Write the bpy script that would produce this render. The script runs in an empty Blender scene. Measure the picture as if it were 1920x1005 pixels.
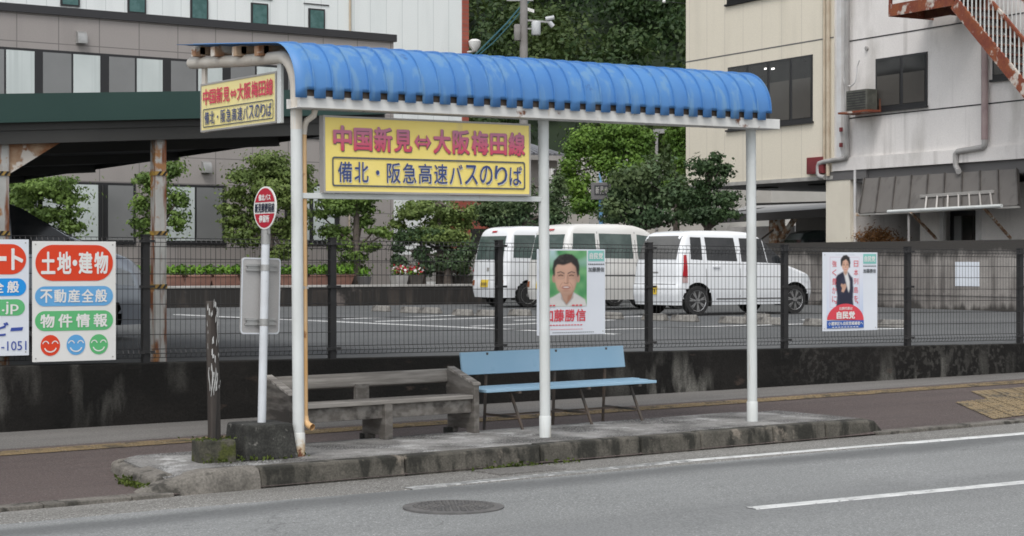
import bpy, math, random
import numpy as np
from mathutils import Vector, Matrix
random.seed(7); RNG = np.random.default_rng(11)
sc = bpy.context.scene
COL = sc.collection
# ------------------------------------------------------------------ camera, sky, sun, exposure
F, HY, EYE = 3500.0, 490.0, 1.55            # focal length in pixels of a 1920 wide frame, horizon row, eye height
TH = math.radians(54.7)                     # the street runs along +X, 54.7 degrees right of the view axis
CT, ST = math.cos(TH), math.sin(TH)
cam = bpy.data.cameras.new('camera'); cam_ob = bpy.data.objects.new('camera', cam); COL.objects.link(cam_ob)
cam.sensor_width = 36.0; cam.lens = F / 1920 * 36.0; cam.clip_end = 2000; cam.clip_start = 0.1
cam_ob.location = (0, 0, EYE)
pitch = -math.atan((502.5 - HY) / F)
view = Vector((CT * math.cos(pitch), ST * math.cos(pitch), math.sin(pitch)))
cam_ob.rotation_euler = view.to_track_quat('-Z', 'Y').to_euler()
sc.camera = cam_ob
SUN_EL, SUN_AZ = math.radians(56), math.radians(-138)   # direction the light comes from (angle from +X)
world = bpy.data.worlds.new('World'); sc.world = world; world.use_nodes = True
wn = world.node_tree.nodes; wl = world.node_tree.links
sky = wn.new('ShaderNodeTexSky'); sky.sky_type = 'NISHITA'; sky.sun_disc = False
sky.sun_elevation = SUN_EL; sky.sun_rotation = math.pi / 2 - SUN_AZ
sky.air_density = 1.0; sky.dust_density = 2.0; sky.ozone_density = 1.0
hs = wn.new('ShaderNodeHueSaturation'); hs.inputs['Saturation'].default_value = 0.22
wl.new(sky.outputs[0], hs.inputs['Color']); wl.new(hs.outputs[0], wn['Background'].inputs['Color'])
wn['Background'].inputs['Strength'].default_value = 0.12
sun = bpy.data.lights.new('sun', 'SUN'); sun.energy = 0.9; sun.angle = math.radians(25); sun.color = (1.0, 0.97, 0.93)
sun_ob = bpy.data.objects.new('sun', sun); COL.objects.link(sun_ob)
sd = Vector((math.cos(SUN_AZ) * math.cos(SUN_EL), math.sin(SUN_AZ) * math.cos(SUN_EL), math.sin(SUN_EL)))
sun_ob.rotation_euler = sd.to_track_quat('Z', 'Y').to_euler(); sun_ob.location = (0, 0, 40)
sc.view_settings.view_transform = 'Standard'; sc.view_settings.look = 'None'
sc.view_settings.exposure = 0.8; sc.view_settings.gamma = 1.0
sc.cycles.max_bounces = 6; sc.cycles.filter_width = 1.7

# ------------------------------------------------------------------ photo geometry -> metres
def ray(px):
    t = (px - 960) / F
    return (CT + t * ST, ST - t * CT)
def at(px, py, D):
    d = ray(px); return (d[0] * D, d[1] * D, EYE + (HY - py) / F * D)
def atY(px, py, Y):
    return at(px, py, Y / ray(px)[1])
def gx(px, Y):
    d = ray(px); return Y * d[0] / d[1]
def zY(px, py, Y): return atY(px, py, Y)[2]
def ground_at(px, py, z):
    return at(px, py, (EYE - z) * F / (py - HY))

# ------------------------------------------------------------------ materials
def srgb(r, g, b):
    f = lambda c: (c / 255 / 12.92) if c <= 10 else ((c / 255 + .055) / 1.055) ** 2.4
    return (f(r), f(g), f(b))
class NT:
    def __init__(s, name):
        s.m = bpy.data.materials.new(name); s.m.use_nodes = True
        s.n = s.m.node_tree.nodes; s.l = s.m.node_tree.links; s.b = s.n['Principled BSDF']
        s.tc = s.n.new('ShaderNodeTexCoord')
    def noise(s, scale, detail=5, mapping=None, rough=.55):
        t = s.n.new('ShaderNodeTexNoise'); t.inputs['Scale'].default_value = scale
        t.inputs['Detail'].default_value = detail; t.inputs['Roughness'].default_value = rough
        if mapping:
            m = s.n.new('ShaderNodeMapping'); m.inputs['Scale'].default_value = mapping
            s.l.new(s.tc.outputs['Object'], m.inputs['Vector']); s.l.new(m.outputs[0], t.inputs['Vector'])
        else: s.l.new(s.tc.outputs['Object'], t.inputs['Vector'])
        return t.outputs['Fac']
    def rng(s, v, a, b, c=0., d=1.):
        r = s.n.new('ShaderNodeMapRange'); r.inputs[1].default_value = a; r.inputs[2].default_value = b
        r.inputs[3].default_value = c; r.inputs[4].default_value = d; s.l.new(v, r.inputs[0]); return r.outputs[0]
    def col(s, c):
        if isinstance(c, tuple):
            r = s.n.new('ShaderNodeRGB'); r.outputs[0].default_value = (*c[:3], 1); return r.outputs[0]
        return c
    def mix(s, f, a, b, mode='MIX'):
        m = s.n.new('ShaderNodeMix'); m.data_type = 'RGBA'; m.blend_type = mode
        if isinstance(f, (int, float)): m.inputs[0].default_value = f
        else: s.l.new(f, m.inputs[0])
        s.l.new(s.col(a), m.inputs[6]); s.l.new(s.col(b), m.inputs[7]); return m.outputs[2]
    def math(s, op, a, b):
        m = s.n.new('ShaderNodeMath'); m.operation = op
        for i, v in enumerate((a, b)):
            if isinstance(v, (int, float)): m.inputs[i].default_value = v
            else: s.l.new(v, m.inputs[i])
        return m.outputs[0]
    def sep(s):
        x = s.n.new('ShaderNodeSeparateXYZ'); s.l.new(s.tc.outputs['Object'], x.inputs[0]); return x.outputs
    def grain(s, c, sc_, amt, detail=2):
        g = s.rng(s.noise(sc_, detail), .3, .7, 1 - amt, 1 + amt)
        cc = s.n.new('ShaderNodeCombineColor')
        for i in range(3): s.l.new(g, cc.inputs[i])
        return s.mix(1., c, cc.outputs[0], 'MULTIPLY')
    def bump(s, h, strength, dist=.01):
        b = s.n.new('ShaderNodeBump'); b.inputs['Strength'].default_value = strength; b.inputs['Distance'].default_value = dist
        s.l.new(h, b.inputs['Height']); s.l.new(b.outputs[0], s.b.inputs['Normal'])
    def done(s, c, rough=.7, metal=0., spec=.5):
        s.l.new(s.col(c), s.b.inputs['Base Color'])
        if isinstance(rough, (int, float)): s.b.inputs['Roughness'].default_value = rough
        else: s.l.new(rough, s.b.inputs['Roughness'])
        s.b.inputs['Metallic'].default_value = metal; s.b.inputs['Specular IOR Level'].default_value = spec
        return s.m
def mat(name, c, rough=.7, c2=None, s1=3., grain=0., gs=80., bump=0., bs=60., metal=0., streak=None, spot=None, spec=.5):
    t = NT(name); o = t.col(c)
    if c2: o = t.mix(t.rng(t.noise(s1), .38, .62), o, c2)
    if streak:   # (colour, threshold, horizontal scale, vertical scale)
        o = t.mix(t.rng(t.noise(1., 6, (streak[2], streak[2], streak[3])), streak[1] - .055, streak[1] + .04), o, streak[0])
    if spot:     # (colour, threshold, scale)
        o = t.mix(t.rng(t.noise(spot[2], 6), spot[1] - .035, spot[1] + .03), o, spot[0])
    if grain: o = t.grain(o, gs, grain)
    if bump: t.bump(t.noise(bs, 4), bump)
    return t.done(o, rough, metal, spec)
RUST = (.16, .055, .02); RUST2 = (.07, .028, .015)
MT = {}
MT['white_post'] = mat('white_post_paint', (.63, .655, .645), .45, (.56, .58, .565), 2, streak=((.44, .4, .33), .68, 14, 1.2), spot=(RUST, .78, 9))
def rusty_collar():
    t = NT('rusting_post_collar'); z = t.math('ADD', t.sep()[2], t.rng(t.noise(22, 5), .3, .7, -.06, .06))
    o = t.mix(t.rng(z, .13, .05), (.62, .63, .6), (.5, .38, .24)); return t.done(t.mix(t.rng(z, .05, .015), o, (.14, .05, .02)), .6)
MT['rusty_collar'] = rusty_collar()
MT['cream_pipe'] = mat('weathered_cream_pipe', (.64, .6, .53), .5, (.55, .5, .43), 5, spot=((.3, .22, .15), .68, 8))
MT['rust_white'] = mat('white_paint_rusty', (.72, .72, .7), .5, (.6, .58, .54), 3, spot=(RUST, .61, 7), streak=((.42, .3, .2), .68, 9, 3))
MT['beam_white'] = mat('beam_white_paint', (.68, .68, .66), .5, (.6, .59, .56), 3, spot=(RUST, .67, 8), streak=((.46, .36, .26), .68, 9, 3))
MT['rusty_purlin'] = mat('rusty_purlin', (.42, .3, .2), .8, (.24, .1, .04), 6, spot=((.6, .56, .5), .55, 7))
MT['down_pipe'] = mat('ochre_pipe', (.6, .34, .13), .5, (.62, .43, .24), 2.2, spot=((.3, .14, .05), .66, 10))
MT['blue_roof'] = mat('blue_roof_sheet', (.06, .185, .44), .52, (.08, .23, .5), 1.2, streak=((.12, .26, .46), .57, 10, 1.2), spot=((.04, .1, .24), .71, 6))
MT['dark_board'] = mat('dark_board', (.06, .045, .035), .8, (.12, .09, .07), 6)
MT['yellow_board'] = mat('yellow_board', (.87, .69, .17), .4, (.86, .71, .23), 1.1, streak=((.74, .6, .25), .7, 6, .6))
MT['pale_yellow_board'] = mat('pale_yellow_board', (.83, .72, .3), .4, (.8, .7, .34), 1.5)
MT['grey_frame'] = mat('grey_metal_frame', (.36, .35, .33), .45, (.42, .4, .38), 3, metal=.3)
MT['navy_ink'] = mat('navy_ink', (.035, .06, .19), .5)
MT['grey_ink'] = mat('grey_ink', (.09, .1, .11), .5)
MT['shadow_ink'] = mat('dark_print', (.13, .1, .12), .5)
MT['white_ink'] = mat('white_print', (.8, .8, .78), .5)
MT['red_print'] = mat('red_print', (.62, .05, .1), .5)
def red_fade():
    t = NT('red_to_pink_print'); z = t.sep()[2]
    return t.done(t.mix(t.rng(z, .02, .21), (.6, .05, .1), (.47, .2, .3)), .45)
MT['red_fade'] = red_fade()
MT['dark_red'] = mat('dark_red_print', (.42, .012, .03), .5)
MT['asphalt'] = None
def asphalt(name, c, c2, big, speck, amt, rough=.82):
    t = NT(name); o = t.mix(t.rng(t.noise(.35, 4), .35, .65), c, c2)
    o = t.mix(t.rng(t.noise(1., 5, (.35, 3.0, 1)), .45, .7, 0, .5), o, big)
    o = t.mix(t.rng(t.noise(95, 2), .58, .64), o, speck)
    if name == 'road_asphalt':      # polished wheel paths, the tar joint along the edge line, hairline cracks
        y = t.math('ADD', t.sep()[1], t.rng(t.noise(1., 4, (.5, .5, 1)), .3, .7, -.12, .12))
        o = t.mix(t.math('MULTIPLY', t.rng(y, 10.15, 10.45), t.rng(y, 10.75, 10.6)), o, (.135, .14, .14))
        o = t.mix(t.math('MULTIPLY', t.math('MULTIPLY', t.rng(y, 8.0, 8.4), t.rng(y, 9.1, 8.8)), .5), o, (.165, .17, .17))
        w_ = t.n.new('ShaderNodeTexVoronoi'); w_.feature = 'DISTANCE_TO_EDGE'; w_.inputs['Scale'].default_value = .55
        mp = t.n.new('ShaderNodeMapping'); nz = t.n.new('ShaderNodeTexNoise'); nz.inputs['Scale'].default_value = 2.5; nz.inputs['Detail'].default_value = 6; t.l.new(t.tc.outputs['Object'], nz.inputs['Vector'])
        ad = t.n.new('ShaderNodeVectorMath'); ad.operation = 'ADD'; t.l.new(t.tc.outputs['Object'], ad.inputs[0]); t.l.new(nz.outputs['Color'], ad.inputs[1]); t.l.new(ad.outputs[0], w_.inputs['Vector'])
        cr = t.math('MULTIPLY', t.rng(w_.outputs['Distance'], .006, .002), t.rng(t.noise(.3, 2), .52, .58, 0, .45)); o = t.mix(cr, o, (.07, .07, .07))
        o = t.mix(t.rng(t.noise(.9, 5, (.6, 1.2, 1)), .58, .7, 0, .35), o, (.13, .135, .135))
    o = t.grain(o, 55, amt, 3); t.bump(t.noise(110, 3), .35, .006)
    return t.done(o, rough, 0, .35)
MT['asphalt'] = asphalt('road_asphalt', (.19, .197, .195), (.225, .232, .23), (.165, .17, .168), (.38, .385, .38), .24)
MT['lot_asphalt'] = asphalt('lot_asphalt', (.085, .09, .092), (.115, .12, .122), (.07, .074, .076), (.17, .17, .17), .15)
MT['gutter'] = asphalt('gutter_concrete', (.15, .145, .135), (.21, .205, .19), (.09, .085, .075), (.4, .4, .38), .4)
MT['side_asphalt'] = asphalt('reddish_pavement', (.074, .056, .052), (.1, .078, .072), (.056, .044, .042), (.16, .14, .13), .28)
MT['side_grey'] = asphalt('grey_pavement', (.125, .12, .112), (.165, .158, .148), (.09, .086, .08), (.24, .23, .22), .22)
def island_top():
    t = NT('pebbled_concrete'); o = t.mix(t.rng(t.noise(1.6, 5), .4, .6), (.2, .195, .185), (.3, .295, .285))
    o = t.mix(t.rng(t.noise(3.1, 5), .56, .66), o, (.42, .42, .41))
    v = t.n.new('ShaderNodeTexVoronoi'); v.inputs['Scale'].default_value = 70; t.l.new(t.tc.outputs['Object'], v.inputs['Vector'])
    o = t.mix(t.math('MULTIPLY', t.rng(v.outputs['Distance'], .32, .5), t.rng(t.noise(2.2, 3), .42, .6)), o, (.06, .058, .055))
    o = t.grain(o, 60, .3); t.bump(v.outputs['Distance'], .5, .008)
    return t.done(o, .85)
MT['island_top'] = island_top()
MT['kerb'] = mat('kerb_concrete', (.062, .058, .047), .9, (.105, .096, .08), 4, grain=.3, gs=70, bump=.5, bs=45, streak=((.024, .023, .018), .53, 6, 2.2), spot=((.19, .165, .135), .66, 5))
MT['kerb_light'] = mat('kerb_boulder', (.105, .097, .084), .9, (.18, .166, .145), 4, grain=.3, gs=60, bump=.7, bs=30, spot=((.045, .042, .035), .58, 5))
MT['moss_block'] = mat('mossy_concrete', (.035, .035, .025), .95, (.075, .07, .052), 8, grain=.35, gs=60, bump=.6, bs=40, spot=((.05, .058, .012), .54, 6))
MT['dark_block'] = mat('dark_concrete', (.018, .018, .016), .95, (.042, .042, .037), 7, grain=.4, gs=70, bump=.6, bs=40, spot=((.16, .155, .14), .66, 12))
def mould_wall():
    t = NT('mould_blackened_concrete'); o = t.mix(t.rng(t.noise(1.3, 5), .4, .65), (.006, .0057, .005), (.0145, .013, .0115))
    z = t.sep()[2]
    st = t.rng(t.noise(1., 6, (4.5, 4.5, 1.1)), .5, .64)
    bl = t.rng(t.noise(.42, 3), .49, .6)
    lowz = t.rng(z, .55, .2, .25, 1.)
    o = t.mix(t.math('MULTIPLY', t.math('MULTIPLY', st, lowz), bl), o, (.15, .145, .13))
    o = t.mix(t.math('MULTIPLY', t.rng(t.noise(15, 6), .5, .6), t.math('MULTIPLY', t.rng(t.sep()[0], 12.5, 15.), t.rng(t.noise(.32, 3, (1, 1, .3)), .42, .56))), o, (.042, .04, .036))
    o = t.mix(t.rng(t.noise(1., 5, (3, 3, 8)), .66, .75, 0, .6), o, (.07, .05, .04))
    t.bump(t.noise(30, 5), .6, .012); return t.done(t.grain(o, 70, .35), .92, 0, .3)
MT['mould_wall'] = mould_wall()
def block_wall():
    t = NT('stained_block_wall'); o = t.mix(t.rng(t.noise(.7, 5), .38, .62), (.235, .215, .198), (.33, .31, .288))
    o = t.mix(t.rng(t.noise(1., 6, (3.0, 3.0, .35)), .45, .62), o, (.13, .118, .109))
    z = t.sep()[2]
    w = t.math('ADD', z, t.rng(t.noise(1., 5, (2.5, 2.5, .4)), .3, .7, -.14, .14))
    o = t.mix(t.rng(w, 1.02, 1.22), o, (.05, .046, .042))          # rain-black coping
    o = t.mix(t.rng(w, .13, .02), o, (.05, .045, .04))
    return t.done(t.grain(o, 60, .18), .9)
MT['block_wall'] = block_wall()
MT['planter_wall'] = mat('dark_planter_wall', (.035, .029, .025), .9, (.06, .05, .042), 1.2, streak=((.022, .02, .018), .46, 3, .5), spot=((.13, .11, .1), .66, 1.5))
MT['pale_cap'] = mat('pale_concrete_cap', (.42, .41, .39), .85, (.3, .29, .27), 2)
MT['black_metal'] = mat('black_fence_paint', (.014, .014, .015), .5, (.022, .021, .021), 5)
MT['tactile'] = mat('ochre_tactile', (.24, .18, .1), .9, (.19, .145, .085), 2.5, grain=.25, gs=50, spot=((.11, .09, .062), .58, 5))
MT['line_white'] = mat('worn_white_line', (.64, .65, .64), .7, (.5, .51, .5), 6, spot=((.3, .3, .3), .64, 18))
MT['line_worn'] = mat('very_worn_white_line', (.5, .505, .5), .75, (.24, .245, .24), 8, spot=((.19, .195, .19), .5, 12))
MT['lot_line'] = mat('lot_white_line', (.6, .61, .6), .7, (.4, .4, .4), 2)
MT['manhole'] = mat('manhole_iron', (.1, .098, .097), .7, (.14, .135, .13), 9, metal=.1, bump=.5, bs=40)
MT['old_wood'] = None
def old_wood(name, a, b, dark, ax=(1.2, 16, 16)):
    t = NT(name); o = t.mix(t.rng(t.noise(1., 7, ax), .42, .58), a, b)
    o = t.mix(t.rng(t.noise(1., 6, (ax[0] * .7, ax[1] * .5, ax[2] * .5)), .5, .66), o, dark)
    t.bump(t.noise(1., 6, (ax[0] * 2, ax[1] * 2, ax[2] * 2)), .5, .006); return t.done(o, .85)
MT['old_wood'] = old_wood('weathered_grey_wood', (.19, .175, .157), (.32, .3, .272), (.06, .052, .044), (1.4, 22, 22))
MT['old_wood_side'] = old_wood('weathered_plank_wood', (.11, .099, .087), (.19, .177, .16), (.035, .031, .027), (9, 3, 14))
MT['red_wood'] = mat('reddish_end_grain', (.16, .07, .045), .8, (.09, .04, .03), 9)
MT['dark_post_wood'] = old_wood('dark_wet_post', (.035, .028, .024), (.07, .06, .052), (.012, .011, .01), (20, 20, 1.6))
MT['wrap_and_glints'] = mat('clear_wrap_and_glints', (.5, .5, .49), .15, (.3, .3, .29), 20)
MT['bench_blue'] = mat('pale_blue_paint', (.29, .475, .62), .55, (.33, .51, .65), 2, streak=((.2, .38, .52), .68, 4, 4))
MT['bench_leg'] = mat('rusty_bench_leg', (.07, .065, .06), .7, (.11, .08, .06), 8)
MT['pole_white'] = mat('white_sign_pole', (.62, .65, .68), .4, (.54, .56, .58), 4, spot=((.35, .34, .33), .68, 12))
MT['galv'] = mat('galvanised_metal', (.42, .42, .41), .45, (.34, .34, .33), 6, metal=.55)
MT['board_back'] = mat('aluminium_board_back', (.4, .39, .38), .5, (.45, .44, .43), 2, metal=.3, grain=.08, gs=120)
MT['sign_white'] = mat('white_sign_face', (.78, .78, .76), .45, (.74, .74, .71), 1.5)
MT['sign_white_cool'] = mat('white_sign_face_cool', (.74, .78, .84), .45, (.7, .74, .8), 1.5)
MT['sign_red'] = mat('vermilion_print', (.72, .055, .015), .45)
MT['sign_blue'] = mat('sky_blue_print', (.09, .36, .72), .45, (.16, .42, .72), 1)
MT['sign_blue2'] = mat('bright_blue_print', (.01, .3, .78), .45)
MT['sign_green'] = mat('green_print', (.1, .47, .17), .45, (.14, .5, .22), 1)
MT['sign_navy'] = mat('navy_print', (.04, .08, .36), .45)
MT['lit_blue'] = mat('party_blue_print', (.03, .11, .42), .45)
MT['coral'] = mat('coral_red_print', (.68, .06, .085), .45)
MT['teal'] = mat('teal_print', (.22, .55, .5), .45)
def leafy_print():
    t = NT('green_photo_print'); o = t.mix(t.rng(t.noise(3.5, 5), .38, .62), (.05, .3, .1), (.16, .46, .2))
    o = t.mix(t.rng(t.noise(2.2, 3), .58, .68), o, (.3, .55, .6)); return t.done(o, .45)
MT['green_photo'] = leafy_print()
MT['skin_print'] = mat('skin_print', (.5, .29, .21), .5, (.56, .35, .27), 6)
MT['hair_print'] = mat('hair_print', (.02, .018, .018), .5)
MT['suit_print'] = mat('suit_print', (.016, .02, .045), .5)
MT['pale_blue_print'] = mat('pale_blue_print', (.55, .64, .8), .5, (.72, .76, .84), 2.5)
MT['lip_print'] = mat('lip_print', (.45, .13, .12), .5)
MT['van_white'] = mat('white_car_paint', (.78, .8, .82), .22, (.74, .76, .78), 1)
MT['van_cream'] = mat('dusty_white_car_paint', (.7, .7, .68), .3, (.66, .65, .62), 1)
MT['silver'] = mat('silver_car_paint', (.4, .43, .47), .25, metal=.5)
MT['dark_car'] = mat('dark_car_paint', (.02, .028, .026), .3)
MT['car_glass'] = mat('tinted_car_glass', (.022, .025, .028), .08, (.045, .047, .05), 2.2)
MT['car_glass2'] = mat('green_car_glass', (.06, .085, .08), .08, (.1, .135, .125), 2.5)
MT['car_glass3'] = mat('car_glass_painted_reflection', (.1, .1, .098), .1, (.14, .14, .137), 1.5)  # rear window: reflected light painted in as a paler glass colour
MT['black_trim'] = mat('black_rubber', (.012, .012, .012), .7)
MT['tyre'] = mat('tyre_rubber', (.018, .018, .018), .85)
MT['alloy'] = mat('alloy_rim', (.5, .5, .5), .3, metal=.8)
MT['steel_rim'] = mat('grey_steel_rim', (.3, .3, .29), .5, metal=.4)
MT['seam'] = mat('panel_gap', (.12, .12, .12), .8)
MT['tail_red'] = mat('tail_lamp_red', (.42, .02, .03), .15)
MT['tail_pink'] = mat('tail_lamp_clear', (.5, .35, .34), .15)
MT['amber'] = mat('amber_brown_lamp', (.28, .1, .05), .2)
MT['plate_yellow'] = mat('yellow_plate', (.7, .5, .05), .5)
MT['lamp_glass'] = mat('lamp_glass', (.65, .68, .7), .1)
MT['wheel_stop'] = mat('wheel_stop_concrete', (.25, .24, .22), .9, (.16, .15, .135), 6, grain=.25, gs=50, spot=((.08, .075, .07), .6, 5))
def tiled_wall(name, c, c2, joint, w, h, m=.012):
    t = NT(name); b = t.n.new('ShaderNodeTexBrick'); b.offset = 0; b.inputs['Scale'].default_value = 1
    b.inputs['Brick Width'].default_value = w; b.inputs['Row Height'].default_value = h; b.inputs['Mortar Size'].default_value = m
    b.inputs['Mortar Smooth'].default_value = .2
    x = t.sep(); cb = t.n.new('ShaderNodeCombineXYZ'); t.l.new(t.math('ADD', x[0], x[1]), cb.inputs[0]); t.l.new(x[2], cb.inputs[1])
    t.l.new(cb.outputs[0], b.inputs['Vector'])
    b.inputs['Color1'].default_value = (*c, 1); b.inputs['Color2'].default_value = (*c2, 1); b.inputs['Mortar'].default_value = (*joint, 1)
    o = t.mix(t.rng(t.noise(1., 6, (1.5, 1.5, .25)), .5, .75, 0, .35), b.outputs['Color'], tuple(k * .72 for k in c))
    return t.done(t.grain(o, 50, .07), .8)
MT['grey_tile'] = tiled_wall('mauve_grey_tiles', (.31, .285, .27), (.325, .3, .285), (.17, .155, .15), .98, .62)
MT['white_siding'] = tiled_wall('white_siding', (.77, .81, .8), (.79, .82, .81), (.6, .64, .63), .56, 30, .012)
MT['cream_siding'] = tiled_wall('cream_panel_wall', (.70, .645, .535), (.71, .655, .545), (.55, .5, .42), .92, 30, .012)
MT['red_brick'] = tiled_wall('red_brick', (.3, .07, .045), (.34, .09, .06), (.22, .1, .08), .4, .12, .015)
MT['stained_white'] = None
def stained_white():
    t = NT('stained_white_render'); o = t.mix(t.rng(t.noise(.5, 5), .4, .65), (.77, .74, .715), (.69, .66, .635))
    o = t.mix(t.rng(t.noise(1., 7, (1.2, 1.2, .4)), .52, .72, 0, .75), o, (.44, .415, .385))
    o = t.mix(t.rng(t.noise(1., 7, (3.5, 3.5, .22)), .56, .72, 0, .5), o, (.36, .335, .31))
    return t.done(t.grain(o, 40, .06), .85)
MT['stained_white'] = stained_white()
MT['dark_frame'] = mat('dark_window_frame', (.02, .02, .022), .5)
MT['grey_pane'] = mat('grey_blind_pane', (.19, .195, .195), .16, (.215, .22, .22), .8)
MT['white_pane'] = mat('white_curtain_pane', (.58, .63, .62), .2, (.52, .57, .56), .7, streak=((.5, .55, .54), .55, 9, .1))
MT['teal_pane'] = mat('teal_curtain_pane', (.05, .125, .12), .2, (.08, .17, .165), 6)
MT['dark_pane'] = mat('dark_room_glass', (.035, .034, .033), .07, (.02, .02, .02), .6)
MT['brown_pane'] = mat('blind_behind_glass', (.085, .08, .072), .12, (.075, .07, .064), 1)
MT['cap_dark'] = mat('dark_coping', (.03, .03, .033), .5)
MT['carport_green'] = mat('dark_green_fascia', (.015, .046, .038), .5, (.019, .053, .044), .8)
MT['soffit'] = mat('dark_soffit', (.03, .03, .028), .8, (.045, .045, .042), .6)
MT['rusty_column'] = mat('peeling_pale_column', (.42, .42, .4), .7, (.34, .34, .32), 4, streak=(RUST, .53, 9, 1.3), spot=((.3, .15, .06), .62, 5))
MT['hazard_yellow'] = mat('hazard_yellow', (.4, .25, .05), .6, (.2, .13, .05), 12)
MT['rust_red'] = mat('rusty_red_steel', (.17, .04, .022), .8, (.24, .07, .025), 3, spot=((.5, .45, .4), .57, 3.2), grain=.2, gs=30)
MT['rust_dark'] = mat('rusty_dark_steel', (.1, .03, .02), .8, (.15, .06, .03), 5)
MT['grey_pipe'] = mat('grey_drain_pipe', (.38, .37, .36), .5, (.3, .29, .28), 3)
MT['mauve_pipe'] = mat('mauve_drain_pipe', (.3, .22, .22), .6, (.36, .28, .27), 3)
MT['pale_pipe'] = mat('pale_drain_pipe', (.62, .62, .62), .5, (.55, .54, .53), 3)
MT['beige_pipe'] = mat('beige_pipe', (.5, .43, .33), .5, (.42, .34, .25), 4)
MT['red_box'] = mat('red_metal_box', (.2, .03, .035), .5, (.15, .025, .028), 4)
MT['awning'] = mat('grey_brown_sheet', (.12, .11, .101), .55, (.135, .125, .115), 2, streak=((.1, .092, .084), .62, 5, .5))
MT['awning_rib'] = mat('awning_rib', (.06, .055, .05), .5, (.1, .092, .085), 4)
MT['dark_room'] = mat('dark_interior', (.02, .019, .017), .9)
MT['ac_grey'] = mat('grimy_ac_case', (.06, .062, .052), .6, (.1, .1, .085), 5)
MT['cream_plain'] = mat('cream_column', (.74, .69, .58), .8, (.68, .63, .53), 1.2)
MT['terracotta'] = mat('terracotta', (.3, .16, .12), .8, (.24, .12, .09), 4)
MT['stone_pot'] = mat('dark_stone_planter', (.09, .08, .072), .9, (.13, .115, .1), 4)
MT['white_pot'] = mat('white_pot', (.5, .49, .47), .7, (.42, .41, .39), 3)
MT['roof_tile'] = mat('grey_roof_tile', (.16, .165, .18), .55, (.2, .205, .22), 4)
MT['house_wall'] = mat('pale_house_wall', (.52, .5, .46), .85, (.46, .44, .4), .8)
MT['beige_siding'] = tiled_wall('beige_siding', (.5, .38, .26), (.52, .4, .28), (.42, .31, .2), 40, .22, .02)
MT['tin_roof'] = mat('pale_tin_roof', (.45, .45, .44), .6, (.38, .37, .36), 1)
MT['concrete_pole'] = mat('concrete_pole', (.26, .25, .24), .85, (.21, .2, .19), 2)
MT['transformer'] = mat('pale_transformer', (.5, .52, .53), .5, (.44, .46, .47), 2)
MT['cable'] = mat('teal_cable', (.03, .12, .15), .5)
MT['wire'] = mat('dark_wire', (.02, .02, .02), .6)
MT['blue_sign_pole'] = mat('light_blue_pole', (.2, .42, .68), .5)
MT['grey_box'] = mat('grey_sign_box', (.13, .125, .125), .5)
MT['hill'] = mat('hill_soil', (.012, .022, .01), .95, (.02, .034, .014), .3)
def leaf(name, a, b, c, big=.5):
    t = NT(name); g = t.n.new('ShaderNodeNewGeometry')
    o = t.mix(g.outputs['Random Per Island'], a, b)
    o = t.mix(t.rng(t.noise(big, 3), .42, .62, 0, .8), o, c)
    m = t.done(o, .55, 0, .3)
    tr = t.n.new('ShaderNodeBsdfTranslucent'); t.l.new(o, tr.inputs['Color'])
    mx = t.n.new('ShaderNodeMixShader'); mx.inputs[0].default_value = .22
    out = t.n['Material Output']; t.l.new(t.b.outputs[0], mx.inputs[1]); t.l.new(tr.outputs[0], mx.inputs[2]); t.l.new(mx.outputs[0], out.inputs['Surface'])
    return m
MT['leaf_pine'] = leaf('podocarpus_leaves', (.1, .165, .034), (.19, .285, .065), (.075, .13, .034), 1.3)
MT['leaf_olive'] = leaf('olive_leaves', (.11, .165, .04), (.21, .275, .08), (.085, .13, .036), 1.2)
MT['leaf_dark'] = leaf('dark_leaves', (.035, .072, .028), (.075, .125, .045), (.03, .055, .024), .9)
MT['leaf_bright'] = leaf('bright_leaves', (.1, .19, .028), (.21, .34, .06), (.06, .13, .02), .8)
MT['leaf_blue'] = leaf('blue_green_leaves', (.055, .1, .05), (.1, .16, .075), (.095, .13, .045), .7)
MT['leaf_bed'] = leaf('bedding_leaves', (.1, .22, .02), (.18, .34, .04), (.06, .15, .015), 3)
MT['leaf_forest'] = leaf('forest_leaves', (.024, .052, .018), (.046, .082, .024), (.095, .13, .034), .2)
MT['leaf_dry'] = leaf('dry_leaves', (.2, .09, .03), (.3, .15, .05), (.14, .06, .02), 2)
MT['moss'] = leaf('moss_tufts', (.06, .09, .015), (.1, .13, .02), (.04, .06, .01), 5)
MT['petal_red'] = mat('red_petals', (.5, .03, .05), .6)
MT['petal_white'] = mat('white_petals', (.75, .72, .7), .6)
MT['bark'] = mat('bark', (.075, .06, .05), .9, (.12, .1, .085), 6)

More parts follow.
